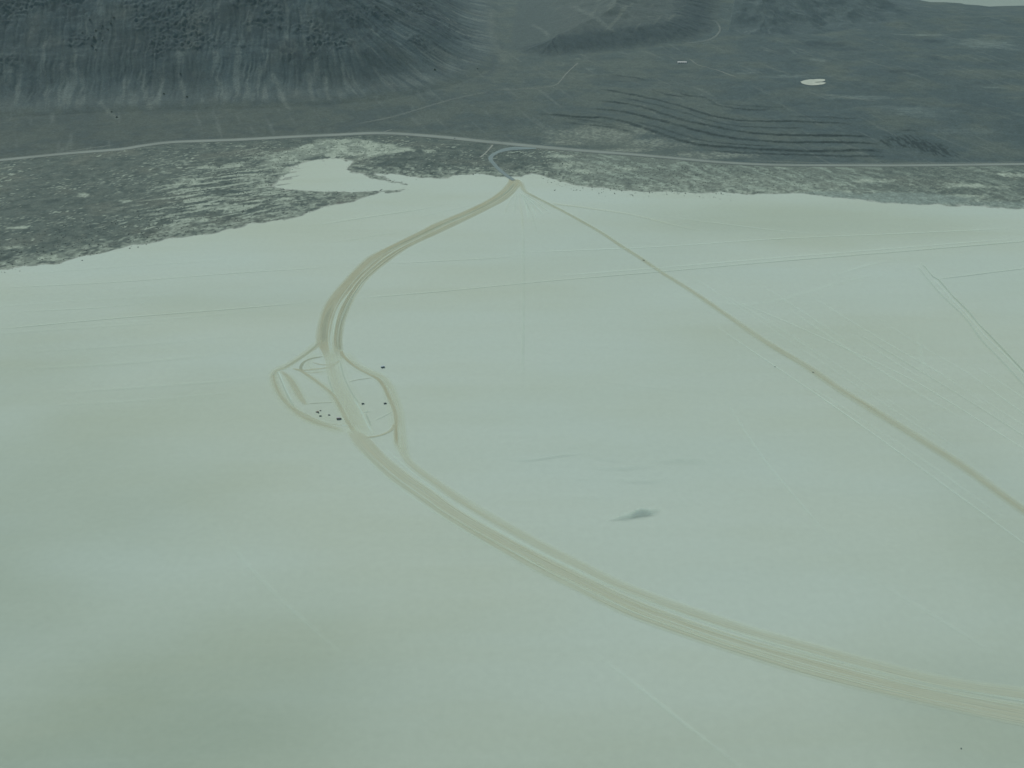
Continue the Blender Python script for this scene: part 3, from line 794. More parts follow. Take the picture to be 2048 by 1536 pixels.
# right by-pass, then the narrower right lane of the lower road
ribbon('dirt_track', *by_centre([(681, 700), (685, 710), (696, 722), (715, 736), (736, 747), (756, 758), (769, 775), (779, 797), (788, 818), (793, 840), (792, 862), (794, 888), (802, 908)], [11, 10, 9, 9, 10, 11, 11, 11, 11, 11, 11, 11, 10]), prof(SOFT, 0.95), DIRT, fade=(10, 60))
ribbon('dirt_track', *by_centre([(696, 716), (716, 731), (744, 745), (768, 757), (783, 780), (792, 805), (799, 830), (803, 860), (806, 885), (812, 908), (828, 930)], [6, 12, 14, 16, 18, 18, 18, 18, 17, 16, 14]), prof(SOFT, 0.45), DIRT_L, fade=(20, 60))
ribbon('dirt_road', *by_centre([(797, 880), (806, 908), (826, 932), (866, 962), (925, 1002), (1012, 1053), (1100, 1101), (1174, 1138), (1250, 1176), (1365, 1219), (1482, 1258), (1600, 1292), (1717, 1324), (1834, 1354), (1951, 1376), (2060, 1390), (2300, 1425)], [10, 12, 16, 18, 19, 19, 20, 20, 21, 22, 23, 23, 23, 23, 23, 23, 23]), [(-0.08, 0), (0.1, 0.3), (0.3, 0.55), (0.55, 0.68), (0.75, 0.58), (0.92, 0.3), (1.1, 0)], DIRT_L, fade=(40, 0))
ribbon('dirt_track', *by_centre([(714, 872), (734, 875), (760, 871), (782, 861), (790, 846)], [7, 7, 7, 8, 7]), prof(SOFT, 0.85), DIRT, fade=(8, 8))
# lower main road
L_lo = [(690, 856), (700, 875), (719, 902), (777, 957), (836, 999), (894, 1040), (982, 1092), (1070, 1142), (1158, 1186), (1248, 1230), (1365, 1273), (1482, 1312), (1600, 1348), (1717, 1379), (1834, 1406), (1951, 1432), (2060, 1454), (2300, 1500)]
R_lo = [(712, 856), (742, 880), (772, 912), (815, 947), (866, 983), (924, 1024), (1012, 1074), (1100, 1118), (1187, 1160), (1250, 1190), (1365, 1236), (1482, 1275), (1600, 1308), (1717, 1339), (1834, 1369), (1951, 1393), (2060, 1411), (2300, 1450)]
ribbon('dirt_road', *by_edges(L_lo, R_lo), [(-0.08, 0), (0.02, 0.3), (0.12, 0.6), (0.3, 0.78), (0.5, 0.82), (0.7, 0.78), (0.88, 0.7), (0.99, 0.35), (1.08, 0)], DIRT_L, fade=(30, 0))
ribbon('tire_track', *by_centre([(712, 880), (740, 916), (790, 958), (850, 1003), (930, 1052), (1030, 1108), (1120, 1155), (1210, 1197)], 6), prof(SOFT, 0.2), DIRT_D, fade=(60, 300))
ribbon('tire_track', *by_centre([(1187, 1161), (1250, 1191), (1365, 1237), (1482, 1276), (1600, 1309), (1717, 1341), (1834, 1372), (1951, 1397), (2060, 1414)], 5), prof(SOFT, 0.2), DIRT_D, fade=(300, 0))
ribbon('tire_track', *by_centre([(752, 878), (790, 915), (836, 955), (895, 998), (960, 1041), (1050, 1090), (1160, 1144), (1250, 1184), (1365, 1229), (1482, 1268), (1600, 1302), (1834, 1363), (2060, 1404)], [3, 4, 5, 6, 7, 7, 7, 6, 6, 6, 6, 6, 6]), prof(SOFT, 0.2), PALE, fade=(60, 0))
ribbon('tire_track', *by_centre([(708, 884), (740, 925), (800, 978), (870, 1026), (960, 1081), (1060, 1138), (1160, 1188)], 4), prof(SOFT, 0.15), PALE, fade=(60, 200))

# ruts of many wheels side by side
def between(t, i0, i1):
    l_, r_ = by_edges(L_lo, R_lo)
    n_ = len(l_)
    return (l_ + (r_ - l_) * t)[int(n_ * i0):int(n_ * i1)]
rr = random.Random(23)
for k in range(14):
    c_ = between(rr.uniform(0.06, 0.94), *sorted((rr.uniform(0, 0.5), rr.uniform(0.5, 1.0))))
    tt = np.gradient(c_, axis=0); tt /= np.hypot(*tt.T)[:, None]
    nn = np.stack([-tt[:, 1], tt[:, 0]], 1)
    hw = rr.uniform(0.8, 1.8)
    c_ = c_ + nn * (1.5 * fbm(np.arange(len(c_)) / 14.0, np.zeros(len(c_)) + k, 931, 2))[:, None]
    ribbon('tire_track', c_ + nn * hw, c_ - nn * hw, prof(SOFT, rr.uniform(0.25, 0.5)), PALE if k % 3 == 0 else DIRT, fade=(150, 150))
l_, r_ = by_edges(L_up, R_up)
for k in range(9):
    v = rr.uniform(0.08, 0.92)
    c_ = l_ + (r_ - l_) * v
    tt = np.gradient(c_, axis=0); tt /= np.hypot(*tt.T)[:, None]
    nn = np.stack([-tt[:, 1], tt[:, 0]], 1)
    hw = rr.uniform(0.8, 1.5)
    ribbon('tire_track', c_ + nn * hw, c_ - nn * hw, prof(SOFT, rr.uniform(0.25, 0.5)), PALE if k % 4 == 0 else DIRT_D, fade=(120, 200))

# road to the east and its faint fork
ribbon('dirt_road', *by_centre([(1030, 358), (1040, 366), (1046, 378), (1056, 387), (1085, 402), (1128, 424), (1170, 447), (1208, 469), (1245, 494), (1283, 518), (1326, 547), (1382, 582), (1458, 634), (1534, 686), (1614, 734), (1675, 776), (1742, 818), (1836, 876), (1931, 937), (2025, 1006), (2060, 1030), (2300, 1200)], [16, 21, 19, 17, 16, 16, 16, 17, 18, 18, 19, 20, 22, 24, 25, 26, 27, 27, 27, 27, 27, 27]), prof(SOFT, 0.62), DIRT, fade=(10, 0))
ribbon('dirt_road', *by_centre([(1056, 386), (1085, 401), (1128, 423), (1170, 446), (1208, 468), (1245, 493), (1283, 517), (1326, 546), (1382, 581), (1458, 633), (1534, 685)], 8), prof(SOFT, 0.6), DIRT_D, fade=(20, 1100))
ribbon('tire_track', *by_centre([(1100, 407), (1150, 413), (1200, 420), (1269, 431), (1363, 454), (1440, 468)], [14, 14, 13, 12, 12, 12]), prof(SOFT, 0.35), DIRT_L, fade=(20, 200))
# fan of turning tracks at the landing
for k, (e, w, a) in enumerate([((1047, 470), 9, 0.45), ((1062, 432), 6, 0.5), ((1082, 428), 6, 0.6), ((1098, 428), 6, 0.6), ((1112, 424), 5, 0.4), ((1028, 432), 7, 0.35), ((1005, 440), 8, 0.3), ((1075, 470), 7, 0.25), ((1070, 425), 6, 0.55), ((1090, 422), 5, 0.5)]):
    s0 = (1036 + 2.2 * (e[0] - 1040) / 20, 386)
    m_ = ((s0[0] + e[0]) / 2 + (e[0] - 1045) * 0.10 + 1, (s0[1] + e[1]) / 2 - 3)
    ribbon('tire_track', *by_centre([s0, m_, e], [3, w * 0.8, w]), prof(SOFT, a * 0.55), GREY if k % 3 else DIRT_L, fade=(10, 90))
for e, w in [((1058, 440), 4), ((1088, 432), 4), ((1075, 440), 4), ((1106, 430), 3)]:
    ribbon('tire_track', *by_centre([(1043, 388), ((1043 + e[0]) / 2 + 1, 408), e], [2, w, w]), prof(SOFT, 0.6), PALE, fade=(10, 50))

# long straight faint lines on the clay
def faint(pts, w, a, mat, fade=(150, 150), name='tire_track'):
    ribbon(name, *by_centre(pts, w, step=20), prof(SOFT, a * (0.5 if mat is DARK_CLAY else 0.72 if mat is GREY else 0.45)), mat, fade=fade)
faint([(-60, 662), (0, 658), (239, 636), (478, 617), (649, 602)], 6, 0.45, GREY)
faint([(717, 597), (893, 582), (1100, 562), (1316, 544), (1553, 523), (1789, 504), (2048, 483), (2150, 475)], [4.5, 5, 5, 6, 8, 9, 9, 9], 0.55, GREY, (60, 100))
faint([(1080, 555), (1316, 536), (1553, 516), (1789, 497), (2048, 476)], 10, 0.32, PALE)
faint([(-40, 579), (0, 576), (239, 564), (478, 546), (690, 533)], 4, 0.5, GREY)
faint([(771, 528), (868, 523), (980, 517), (1100, 508)], 4.5, 0.5, GREY, (40, 200))
faint([(1000, 509), (1100, 503), (1316, 494), (1553, 478), (1789, 468), (2048, 456)], 8, 0.42, PALE)
faint([(600, 456), (700, 440), (807, 424), (905, 409)], [12, 14, 10, 6], 0.35, GREY)
faint([(820, 440), (905, 420), (960, 408)], 8, 0.25, GREY)
faint([(-20, 627), (90, 621), (191, 616), (300, 607)], 6, 0.3, GREY)
faint([(640, 492), (760, 470), (860, 462)], 12, 0.16, GREY)
faint([(1411, 639), (1515, 710), (1647, 799), (1808, 913), (2048, 1088), (2200, 1200)], 5, 0.5, PALE)
faint([(1440, 590), (1581, 648), (1789, 743), (1883, 795), (2048, 899), (2150, 965)], 4, 0.5, PALE)
faint([(1440, 780), (1482, 851), (1534, 927), (1614, 1022), (1690, 1110)], 6, 0.35, PALE)
faint([(1150, 1280), (1248, 1352), (1307, 1398), (1385, 1461), (1482, 1536), (1560, 1600)], 8, 0.34, PALE)
faint([(414, 1031), (470, 1100), (539, 1176), (617, 1250), (720, 1340)], 9, 0.2, PALE)
faint([(330, 1235), (400, 1254), (470, 1268)], 8, 0.3, PALE)
faint([(1047, 450), (1047, 560), (1046, 660), (1045, 770)], 9, 0.2, GREY)
faint([(1150, 760), (1240, 770), (1400, 790)], 6, 0.14, GREY)
faint([(1300, 430), (1420, 445), (1560, 462), (1660, 470)], 5, 0.45, PALE)
faint([(1640, 560), (1740, 530), (1830, 515)], 12, 0.22, PALE)
faint([(1300, 580), (1500, 610), (1700, 560), (1820, 535)], 18, 0.12, PALE)
faint([(1560, 735), (1660, 800), (1800, 890), (1900, 960), (2060, 1075)], 8, 0.2, PALE)
faint([(1830, 640), (1850, 740), (1880, 800)], 14, 0.16, PALE)
faint([(1680, 1130), (1780, 1180), (1960, 1290), (2060, 1360)], 9, 0.2, PALE)
faint([(1540, 478), (1552, 480), (1568, 477)], 3, 0.8, GREY, (10, 10))
# many old wheel marks, barely there
rr = random.Random(11)
for k in range(16):
    x0 = 1360 + 48 * k + rr.uniform(-30, 30); y0 = 520 + 14 * k + rr.uniform(-40, 60)
    L_ = rr.uniform(240, 620); sl = 0.66 + rr.uniform(-0.08, 0.1)
    faint([(x0, y0), (x0 + L_ * 0.5, y0 + L_ * 0.5 * sl + rr.uniform(-8, 8)), (x0 + L_, y0 + L_ * sl)], rr.uniform(4, 9), rr.uniform(0.14, 0.30), PALE if rr.random() < 0.75 else GREY)
for k in range(9):
    y0 = 560 + 32 * k + rr.uniform(-12, 12); x0 = rr.uniform(-140, 60)
    faint([(x0, y0), (x0 + 260, y0 - 16 + rr.uniform(-5, 5)), (x0 + 520, y0 - 36)], rr.uniform(8, 16), rr.uniform(0.06, 0.12), PALE if rr.random() < 0.6 else GREY)
# twin track on the right
faint([(1842, 526), (1854, 540), (1866, 554), (1875, 558), (1902, 589), (1935, 622), (1953, 644), (1977, 669), (2019, 713), (2060, 757), (2150, 850)], [6, 5, 5, 6, 6, 7, 6, 7, 7, 7, 7], 0.8, GREY, (20, 20), 'dirt_track')
faint([(1902, 589), (1920, 607), (1937, 624)], 4, 0.7, DIRT_D, (15, 15), 'dirt_track')
faint([(1956, 648), (1977, 669), (2019, 713), (2060, 757)], 4, 0.6, DIRT_D, (15, 15), 'dirt_track')
faint([(1833, 532), (1853, 556), (1873, 580), (1902, 609), (1931, 638), (1964, 682), (2000, 719), (2060, 785), (2150, 880)], [6, 6, 6, 7, 7, 8, 8, 8, 8], 0.5, GREY, (20, 20), 'dirt_track')
faint([(1868, 560), (1900, 597), (1934, 632), (1970, 674), (2010, 712), (2060, 765)], 6, 0.5, PALE, (20, 20))
faint([(1875, 558), (1928, 552), (1973, 546), (2048, 537), (2150, 525)], 3.6, 0.85, GREY, (5, 20))
# dark patches and streaks on the clay
def patch(name, outline, mat, a=1.0, rag=0.1):
    p = smooth_line([flat(*q) for q in outline + outline[:1]], 5)[:-1]
    c = p.mean(0)
    n = len(p)
    rings = [(0.0, 1.0), (0.25, 1.0), (0.45, 0.9), (0.65, 0.6), (0.85, 0.22), (1.05, 0.05), (1.25, 0.0)]
    V, CV = [], []
    lift = LEVEL[0]; LEVEL[0] += 0.012
    ang = np.arange(n)
    for r, cv in rings:
        q = c + (p - c) * (r + rag * fbm(ang / 2.3, ang * 0 + r * 2 + c[0], 77, 3)[:, None] * min(1, r * 1.6))
        V.append(np.c_[q, np.full(n, lift)]); CV.append(np.full(n, cv * a))
    V = np.vstack(V); CV = np.concatenate(CV)
    q = []
    for k in range(len(rings) - 1):
        for i in range(n):
            j = (i + 1) % n
            q.append((k * n + i, k * n + j, (k + 1) * n + j, (k + 1) * n + i))
    q = np.array(q)
    a0, b0, c0 = V[q[-1][0]], V[q[-1][1]], V[q[-1][2]]
    if np.cross((b0 - a0)[:2], (c0 - a0)[:2]) < 0: q = q[:, ::-1]
    o = np_mesh(name, V, q, mat)
    pt_attr(o, 'cover', CV)
    uvl = o.data.uv_layers.new(name='along')
    uvl.data.foreach_set('uv', V[q.ravel(), :2].astype(np.float32).ravel())
    return struct(o)
patch('dark_patch', [(1252, 1034), (1264, 1025), (1270, 1018), (1282, 1016), (1294, 1019), (1303, 1027), (1298, 1031), (1284, 1031), (1270, 1036), (1258, 1038)], DARK_CLAY, 0.5, 0.3)
patch('dark_patch', [(1262, 1036), (1272, 1022), (1290, 1015), (1300, 1020), (1308, 1029), (1296, 1034), (1280, 1036)], DARK_CLAY, 0.35, 0.4)
patch('dark_patch', [(1222, 1041), (1242, 1031), (1266, 1021), (1300, 1016), (1326, 1017), (1306, 1030), (1270, 1040), (1246, 1044)], DARK_CLAY, 0.2, 0.35)
faint([(1212, 1042), (1228, 1039), (1248, 1035), (1272, 1029), (1300, 1025), (1324, 1020)], [4, 10, 16, 20, 18, 12], 0.55, DARK_CLAY, (8, 25), 'dark_patch')
faint([(1290, 1028), (1305, 1032), (1322, 1024), (1332, 1019)], [6, 9, 12, 6], 0.35, DARK_CLAY, (10, 25), 'dark_patch')
for pts, w, a in [([(1005, 920), (1060, 921), (1120, 912), (1180, 907)], 6, 0.28), ([(1120, 895), (1160, 893), (1210, 882)], 7, 0.14), ([(1165, 908), (1215, 922), (1260, 918)], 9, 0.2), ([(1170, 936), (1240, 938), (1320, 931)], 9, 0.18),
                  ([(1300, 925), (1380, 922), (1440, 932)], 13, 0.22), ([(1130, 958), (1180, 959), (1205, 963)], 7, 0.26), ([(1220, 962), (1290, 964), (1350, 962)], 9, 0.22), ([(1075, 977), (1105, 974), (1125, 968)], 5, 0.2), ([(1300, 1000), (1360, 1010), (1400, 1005)], 20, 0.10), ([(1135, 998), (1180, 998), (1230, 1000)], 5, 0.16), ([(1890, 885), (1915, 883), (1945, 880)], 7, 0.35), ([(1060, 945), (1120, 946), (1160, 950)], 6, 0.12)]:
    faint(pts, w * 1.8, a * 1.2, DARK_CLAY, (60, 60), 'dark_patch')
faint([(820, 1189), (829, 1188), (838, 1188)], 7, 0.3, DARK_CLAY, (5, 5), 'dark_patch')

# ------------------------------------------------------------------ roads on land
ASPH, nt, b = new_mat('worn_pale_asphalt')
at = nt.nodes.new('ShaderNodeAttribute'); at.attribute_name = 'cover'
p_ = position(nt)
n_ = noise_node(nt, p_, 0.03, 4, 0.6)
n__ = noise_node(nt, p_, 0.3, 3, 0.6)
nt.links.new(mixc(nt, maprange(nt, n__.outputs[0], 0.3, 0.7, 0, 1), mixc(nt, n_.outputs[0], (0.165, 0.205, 0.178), (0.235, 0.28, 0.238)), (0.20, 0.24, 0.205)), b.inputs['Base Color'])
nt.links.new(at.outputs['Fac'], b.inputs['Alpha'])
ROADP = [(0, 0), (0.16, 0.45), (0.30, 0.95), (0.5, 1), (0.70, 0.95), (0.84, 0.45), (1, 0)]
hl, hr = by_centre(hwy_px, [44] * 4 + [46] * 4 + [48] * 4 + [50] * 3 + [46, 42, 38, 36, 36, 36, 36, 36, 36, 36], f=lambda a_, b_: land(a_, b_, H), step=8)
ribbon('highway', hl, hr, ROADP, ASPH, lift=0.7, drape=True)
GRAV = track_material('blue_grey_gravel', (0.155, 0.215, 0.205), (0.19, 0.25, 0.235), 0.15, (0.09, 0.11, 0.1))
acc = [(1072, 297), (1040, 297), (1020, 298), (1003, 302), (990, 307.5), (982, 314), (982, 321), (990, 331), (999, 340), (1009, 348), (1020, 356), (1028, 361)]
al, ar = by_centre(acc, [14, 34, 36, 24, 17, 16, 15, 15, 15, 15, 15, 14], f=lambda a_, b_: land(a_, b_, H), step=5)
ribbon('access_road', al, ar, [(0, 0.2), (0.1, 0.9), (0.3, 1), (0.5, 1), (0.7, 1), (0.9, 0.9), (1, 0.2)], GRAV, lift=0.75, drape=True)
LANE = track_material('pale_gravel', (0.20, 0.235, 0.195), (0.24, 0.27, 0.225), 0.25, (0.08, 0.1, 0.09))
def lane(name, pts, w, a=0.8, mat=LANE, fade=(5, 5)):
    l_, r_ = by_centre(pts, w, f=lambda a_, b_: land(a_, b_, H), step=7)
    ribbon(name, l_, r_, prof(SOFT, a), mat, lift=0.6, drape=True, fade=fade)
lane('side_road', [(986, 289), (976, 301), (968, 309), (960, 316)], 11, 1.0)
lane('side_road', [(760, 266), (775, 262), (786, 259)], 9, 0.8)
lane('side_road', [(137, 303), (180, 297), (222, 291)], 10, 0.5)
lane('side_road', [(1060, 297), (1110, 301), (1160, 315)], 9, 0.6)
lane('side_road', [(905, 322), (930, 329), (950, 334)], 5, 0.5)
lane('hill_track', [(985, 181), (1030, 179), (1070, 177), (1106, 172), (1120, 163), (1133, 147), (1148, 133), (1158, 125)], [7, 7, 7, 7, 7, 8, 8, 8], 0.65, fade=(40, 20))
lane('hill_track', [(1158, 125), (1200, 122), (1240, 122), (1300, 124)], 7, 0.3, fade=(20, 60))
lane('hill_track', [(665, 255), (720, 247), (780, 235), (840, 218), (900, 200), (960, 187), (985, 181)], [20, 20, 20, 18, 16, 12, 10], 0.28, fade=(200, 40))
lane('hill_track', [(1375, 119), (1382, 120), (1392, 128), (1402, 132), (1430, 139), (1452, 147), (1473, 154)], [5, 6, 6, 6, 7, 8, 8], 0.85)
lane('hill_track', [(1362, 88), (1395, 84), (1420, 79), (1434, 70), (1440, 58), (1436, 48), (1428, 42), (1420, 38)], [12, 14, 14, 13, 12, 12, 10, 8], 0.45, fade=(40, 60))
lane('hill_track', [(1340, 262), (1500, 322), (1700, 327), (1900, 326), (2048, 324)][1:], 8, 0.45)
lane('hill_track', [(1960, 70), (2000, 73), (2048, 74)], 8, 0.5)
lane('hill_track', [(1640, 187), (1690, 195), (1760, 203)], 10, 0.4)

# white dry pan and the far lake bed
PAN, nt, b = new_mat('white_pan_clay')
n_ = noise_node(nt, position(nt), 0.05, 4, 0.6)
nt.links.new(mixc(nt, n_.outputs[0], (0.38, 0.43, 0.34), (0.48, 0.54, 0.44)), b.inputs['Base Color'])
pan_px = [(1600, 164), (1612, 160.5), (1630, 159), (1648, 159), (1650, 161.5), (1645, 163.5), (1632, 164.5), (1631, 165.5), (1645, 165.2), (1652, 166), (1647, 168.5), (1632, 170.8), (1613, 170), (1604, 167)]
pp = np.array([land(*q, H) for q in pan_px])
cc = pp.mean(0)
fine_p = smooth_line(np.vstack([pp, pp[:1]]), 4)[:-1]
fine_p += 3.0 * np.stack([fbm(fine_p[:, 0] / 20, fine_p[:, 1] / 20, 5, 2), fbm(fine_p[:, 0] / 20, fine_p[:, 1] / 20, 9, 2)], 1)
bm = bmesh.new()
vv = [bm.verts.new((q[0], q[1], 0)) for q in fine_p]
bm.faces.new(vv)
bmesh.ops.triangulate(bm, faces=bm.faces[:])
for _ in range(2):
    bmesh.ops.subdivide_edges(bm, edges=bm.edges[:], cuts=1)
bm.normal_update()
for v in bm.verts:
    v.co.z = float(ground_z(np.array([v.co.x]), np.array([v.co.y]))[0]) + 1.2
for f_ in bm.faces:
    if f_.normal.z < 0: f_.normal_flip()
me = bpy.data.meshes.new('white_pan'); bm.to_mesh(me); bm.free()
me.materials.append(PAN)
o = bpy.data.objects.new('white_pan', me); col.objects.link(o); struct(o)

# ------------------------------------------------------------------ things
def box(bm, x0, x1, y0, y1, z0, z1, bev=0.0):
    vs_ = [bm.verts.new((x, y, z)) for z in (z0, z1) for y in (y0, y1) for x in (x0, x1)]
    fs = [(0, 2, 3, 1), (4, 5, 7, 6), (0, 1, 5, 4), (2, 6, 7, 3), (0, 4, 6, 2), (1, 3, 7, 5)]
    faces = [bm.faces.new([vs_[i] for i in f]) for f in fs]
    if bev:
        ed = list({e for f in faces for e in f.edges})
        bmesh.ops.bevel(bm, geom=ed, offset=bev, segments=2, profile=0.5, affect='EDGES')

def prism(bm, prof_xz, y0, y1):
    """side profile (x, z) pulled across y"""
    a = [bm.verts.new((x, y0, z)) for x, z in prof_xz]
    b_ = [bm.verts.new((x, y1, z)) for x, z in prof_xz]
    n = len(a)
    bm.faces.new(a); bm.faces.new(b_[::-1])
    for i in range(n):
        j = (i + 1) % n
        bm.faces.new((a[j], a[i], b_[i], b_[j]))

def wheel_bm(bm, x, y, r, w, seg=16):
    n = seg
    for yy, rr in ((0, 1),):
        ring = []
        for k, (dy, q) in enumerate(((-w / 2, 0.55), (-w / 2, 0.92), (-w / 2 + 0.05, 1.0), (w / 2 - 0.05, 1.0), (w / 2, 0.92), (w / 2, 0.55))):
            ring.append([bm.verts.new((x + r * q * math.cos(2 * math.pi * i / n), y + dy, r + r * q * math.sin(2 * math.pi * i / n))) for i in range(n)])
        for a_, b_ in zip(ring[:-1], ring[1:]):
            for i in range(n):
                j = (i + 1) % n
                bm.faces.new((a_[i], a_[j], b_[j], b_[i]))
        bm.faces.new(ring[0]); bm.faces.new(ring[-1][::-1])

def part(name, fn, mat, parent):
    bm = bmesh.new()
    fn(bm)
    bmesh.ops.recalc_face_normals(bm, faces=bm.faces[:])
    me = bpy.data.meshes.new(name)
    bm.to_mesh(me); bm.free()
    me.materials.append(mat)
    o = bpy.data.objects.new(name, me)
    col.objects.link(o)
    o.parent = parent
    return o

def thing(name, label, cat, px, py, deg, group=None, f=flat, z=0.0):
    o = bpy.data.objects.new(name, None)
    col.objects.link(o)
    o.scale = (0.9, 0.9, 0.9)
    w = f(px, py)
    o.location = (w[0], w[1], z)
    o.rotation_euler = (0, 0, R(deg))
    o['label'], o['category'] = label, cat
    if group: o['group'] = group
    return o

RUBBER = paint('black_rubber', (0.02, 0.022, 0.024), 0.8)
GLASS = paint('dark_window_glass', (0.03, 0.04, 0.045), 0.15)
STEEL = paint('grey_steel', (0.22, 0.24, 0.24), 0.45, 0.6)
ROOF_BLUE = paint('pale_blue_roof_paint', (0.36, 0.47, 0.50), 0.5)
DARK_SIDE = paint('dark_green_grey_paint', (0.14, 0.185, 0.165), 0.6)
BROWN_SIDE = paint('brown_paint', (0.17, 0.125, 0.075), 0.6)
VIOLET_ROOF = paint('violet_grey_roof_paint', (0.30, 0.30, 0.35), 0.5)
DARK_CAR = paint('dark_car_paint', (0.08, 0.098, 0.096), 0.3, 0.2)
OLIVE_CAR = paint('dark_olive_car_paint', (0.085, 0.09, 0.05), 0.35, 0.2)
TEAL_CAR = paint('dark_teal_car_paint', (0.075, 0.13, 0.12), 0.35, 0.2)
WHITE_P = paint('white_paint', (0.72, 0.74, 0.68), 0.55)
GREY_P = paint('grey_paint', (0.22, 0.22, 0.20), 0.55)

def office_trailer(label, px, py, deg, L, W, Hh, side, roofm, group=None):
    t = thing('office_trailer', label, 'trailer', px, py, deg, group)
    part('body', lambda b: box(b, -L / 2, L / 2, -W / 2, W / 2, 0.7, Hh, 0.05), side, t)
    part('roof', lambda b: box(b, -L / 2 - 0.12, L / 2 + 0.12, -W / 2 - 0.12, W / 2 + 0.12, Hh + 0.003, Hh + 0.16, 0.04), roofm, t)
    d = part('door', lambda b: box(b, -L * 0.12, -L * 0.12 + 0.95, -W / 2 - 0.05, -W / 2 - 0.004, 0.8, 2.8), GREY_P, t)
    part('handle', lambda b: box(b, -L * 0.12 + 0.8, -L * 0.12 + 0.88, -W / 2 - 0.1, -W / 2 - 0.053, 1.75, 1.9), STEEL, d)
    for k in (-0.34, 0.16, 0.34):
        w = part('window', lambda b: box(b, L * k - 0.5, L * k + 0.5, -W / 2 - 0.03, -W / 2 - 0.004, 1.6, 2.5), GLASS, t)
    part('step', lambda b: (box(b, -L * 0.12 - 0.1, -L * 0.12 + 1.05, -W / 2 - 0.75, -W / 2 - 0.06, 0.36, 0.44), box(b, -L * 0.12 - 0.1, -L * 0.12 + 1.05, -W / 2 - 1.1, -W / 2 - 0.76, 0.1, 0.18)), STEEL, t)
    for sx in (-0.45, 0.45):
        for sy in (-1, 1):
            part('wheel', lambda b: wheel_bm(b, sx, sy * (W / 2 - 0.2), 0.36, 0.24), RUBBER, t)
    part('hitch', lambda b: (prism(b, [(L / 2, 0.5), (L / 2 + 1.3, 0.5), (L / 2 + 1.3, 0.6), (L / 2, 0.65)], -0.1, 0.1), box(b, L / 2 + 1.1, L / 2 + 1.2, -0.05, 0.05, 0.0, 0.49)), STEEL, t)
    return t

def cargo_van(label, px, py, deg, side, roofm, L=5.6, group=None):
    t = thing('cargo_van', label, 'van', px, py, deg, group)
    W, Hh = 2.0, 2.3
    pr = [(-L / 2, 0.4), (-L / 2, Hh - 0.1), (-L / 2 + 0.15, Hh), (L / 2 - 1.75, Hh), (L / 2 - 0.95, 1.45), (L / 2 - 0.12, 1.15), (L / 2, 0.9), (L / 2, 0.4)]
    part('body', lambda b: prism(b, pr, -W / 2, W / 2), side, t)
    part('roof', lambda b: box(b, -L / 2 + 0.1, L / 2 - 1.8, -W / 2 + 0.06, W / 2 - 0.06, Hh + 0.003, Hh + 0.05, 0.02), roofm, t)
    a, c = (L / 2 - 1.68, Hh - 0.08), (L / 2 - 1.0, 1.52)
    part('windscreen', lambda b: prism(b, [(a[0] + 0.03, a[1] + 0.03), (c[0] + 0.03, c[1] + 0.03), (c[0] - 0.05, c[1] - 0.02), (a[0] - 0.05, a[1] - 0.02)], -W / 2 + 0.12, W / 2 - 0.12), GLASS, t)
    for sy in (-1, 1):
        part('window', lambda b: box(b, L / 2 - 2.5, L / 2 - 1.7, sy * (W / 2 + 0.012) - 0.01, sy * (W / 2 + 0.012) + 0.01, 1.45, 2.05), GLASS, t)
        part('headlight', lambda b: box(b, L / 2 - 0.05, L / 2 + 0.03, sy * 0.7 - 0.18, sy * 0.7 + 0.18, 0.75, 0.92), WHITE_P, t)
        for sx in (-L / 2 + 1.0, L / 2 - 0.95):
            part('wheel', lambda b: wheel_bm(b, sx, sy * (W / 2 - 0.1), 0.35, 0.26), RUBBER, t)
    part('bumper', lambda b: box(b, L / 2 - 0.1, L / 2 + 0.1, -W / 2 + 0.05, W / 2 - 0.05, 0.35, 0.55, 0.03), GREY_P, t)
    return t

def car(label, px, py, deg, m, f=flat, z=0.0, s=1.0, group=None):
    t = thing('parked_car' if group else 'car', label, 'car', px, py, deg, group, f, z)
    t.scale = (s, s, s)
    L, W = 4.7, 1.85
    lower = [(-L / 2, 0.38), (-L / 2, 0.95), (-L / 2 + 0.1, 1.05), (L / 2 - 1.25, 1.05), (L / 2 - 0.1, 0.85), (L / 2, 0.6), (L / 2, 0.38)]
    part('body', lambda b: prism(b, lower, -W / 2, W / 2), m, t)
    def cabin(b):
        v = []
        for (x, z, w) in ((-L / 2 + 0.12, 1.053, W / 2 - 0.06), (-L / 2 + 0.35, 1.72, W / 2 - 0.25), (0.45, 1.75, W / 2 - 0.25), (1.15, 1.053, W / 2 - 0.06)):
            v.append((b.verts.new((x, -w, z)), b.verts.new((x, w, z))))
        for i in range(4):
            j = (i + 1) % 4
            b.faces.new((v[i][0], v[j][0], v[j][1], v[i][1]))
        b.faces.new([q[0] for q in v]); b.faces.new([q[1] for q in v][::-1])
    cb_ = part('cabin', cabin, GLASS, t)
    part('roof', lambda b: box(b, -L / 2 + 0.36, 0.44, -W / 2 + 0.26, W / 2 - 0.26, 1.757, 1.80, 0.015), m, cb_)
    for sx in (-1.4, 1.4):
        for sy in (-1, 1):
            part('wheel', lambda b: wheel_bm(b, sx, sy * (W / 2 - 0.08), 0.36, 0.24), RUBBER, t)
    for sy in (-1, 1):
        part('headlight', lambda b: box(b, L / 2 - 0.05, L / 2 + 0.02, sy * 0.65 - 0.2, sy * 0.65 + 0.2, 0.62, 0.74), WHITE_P, t)
    return t

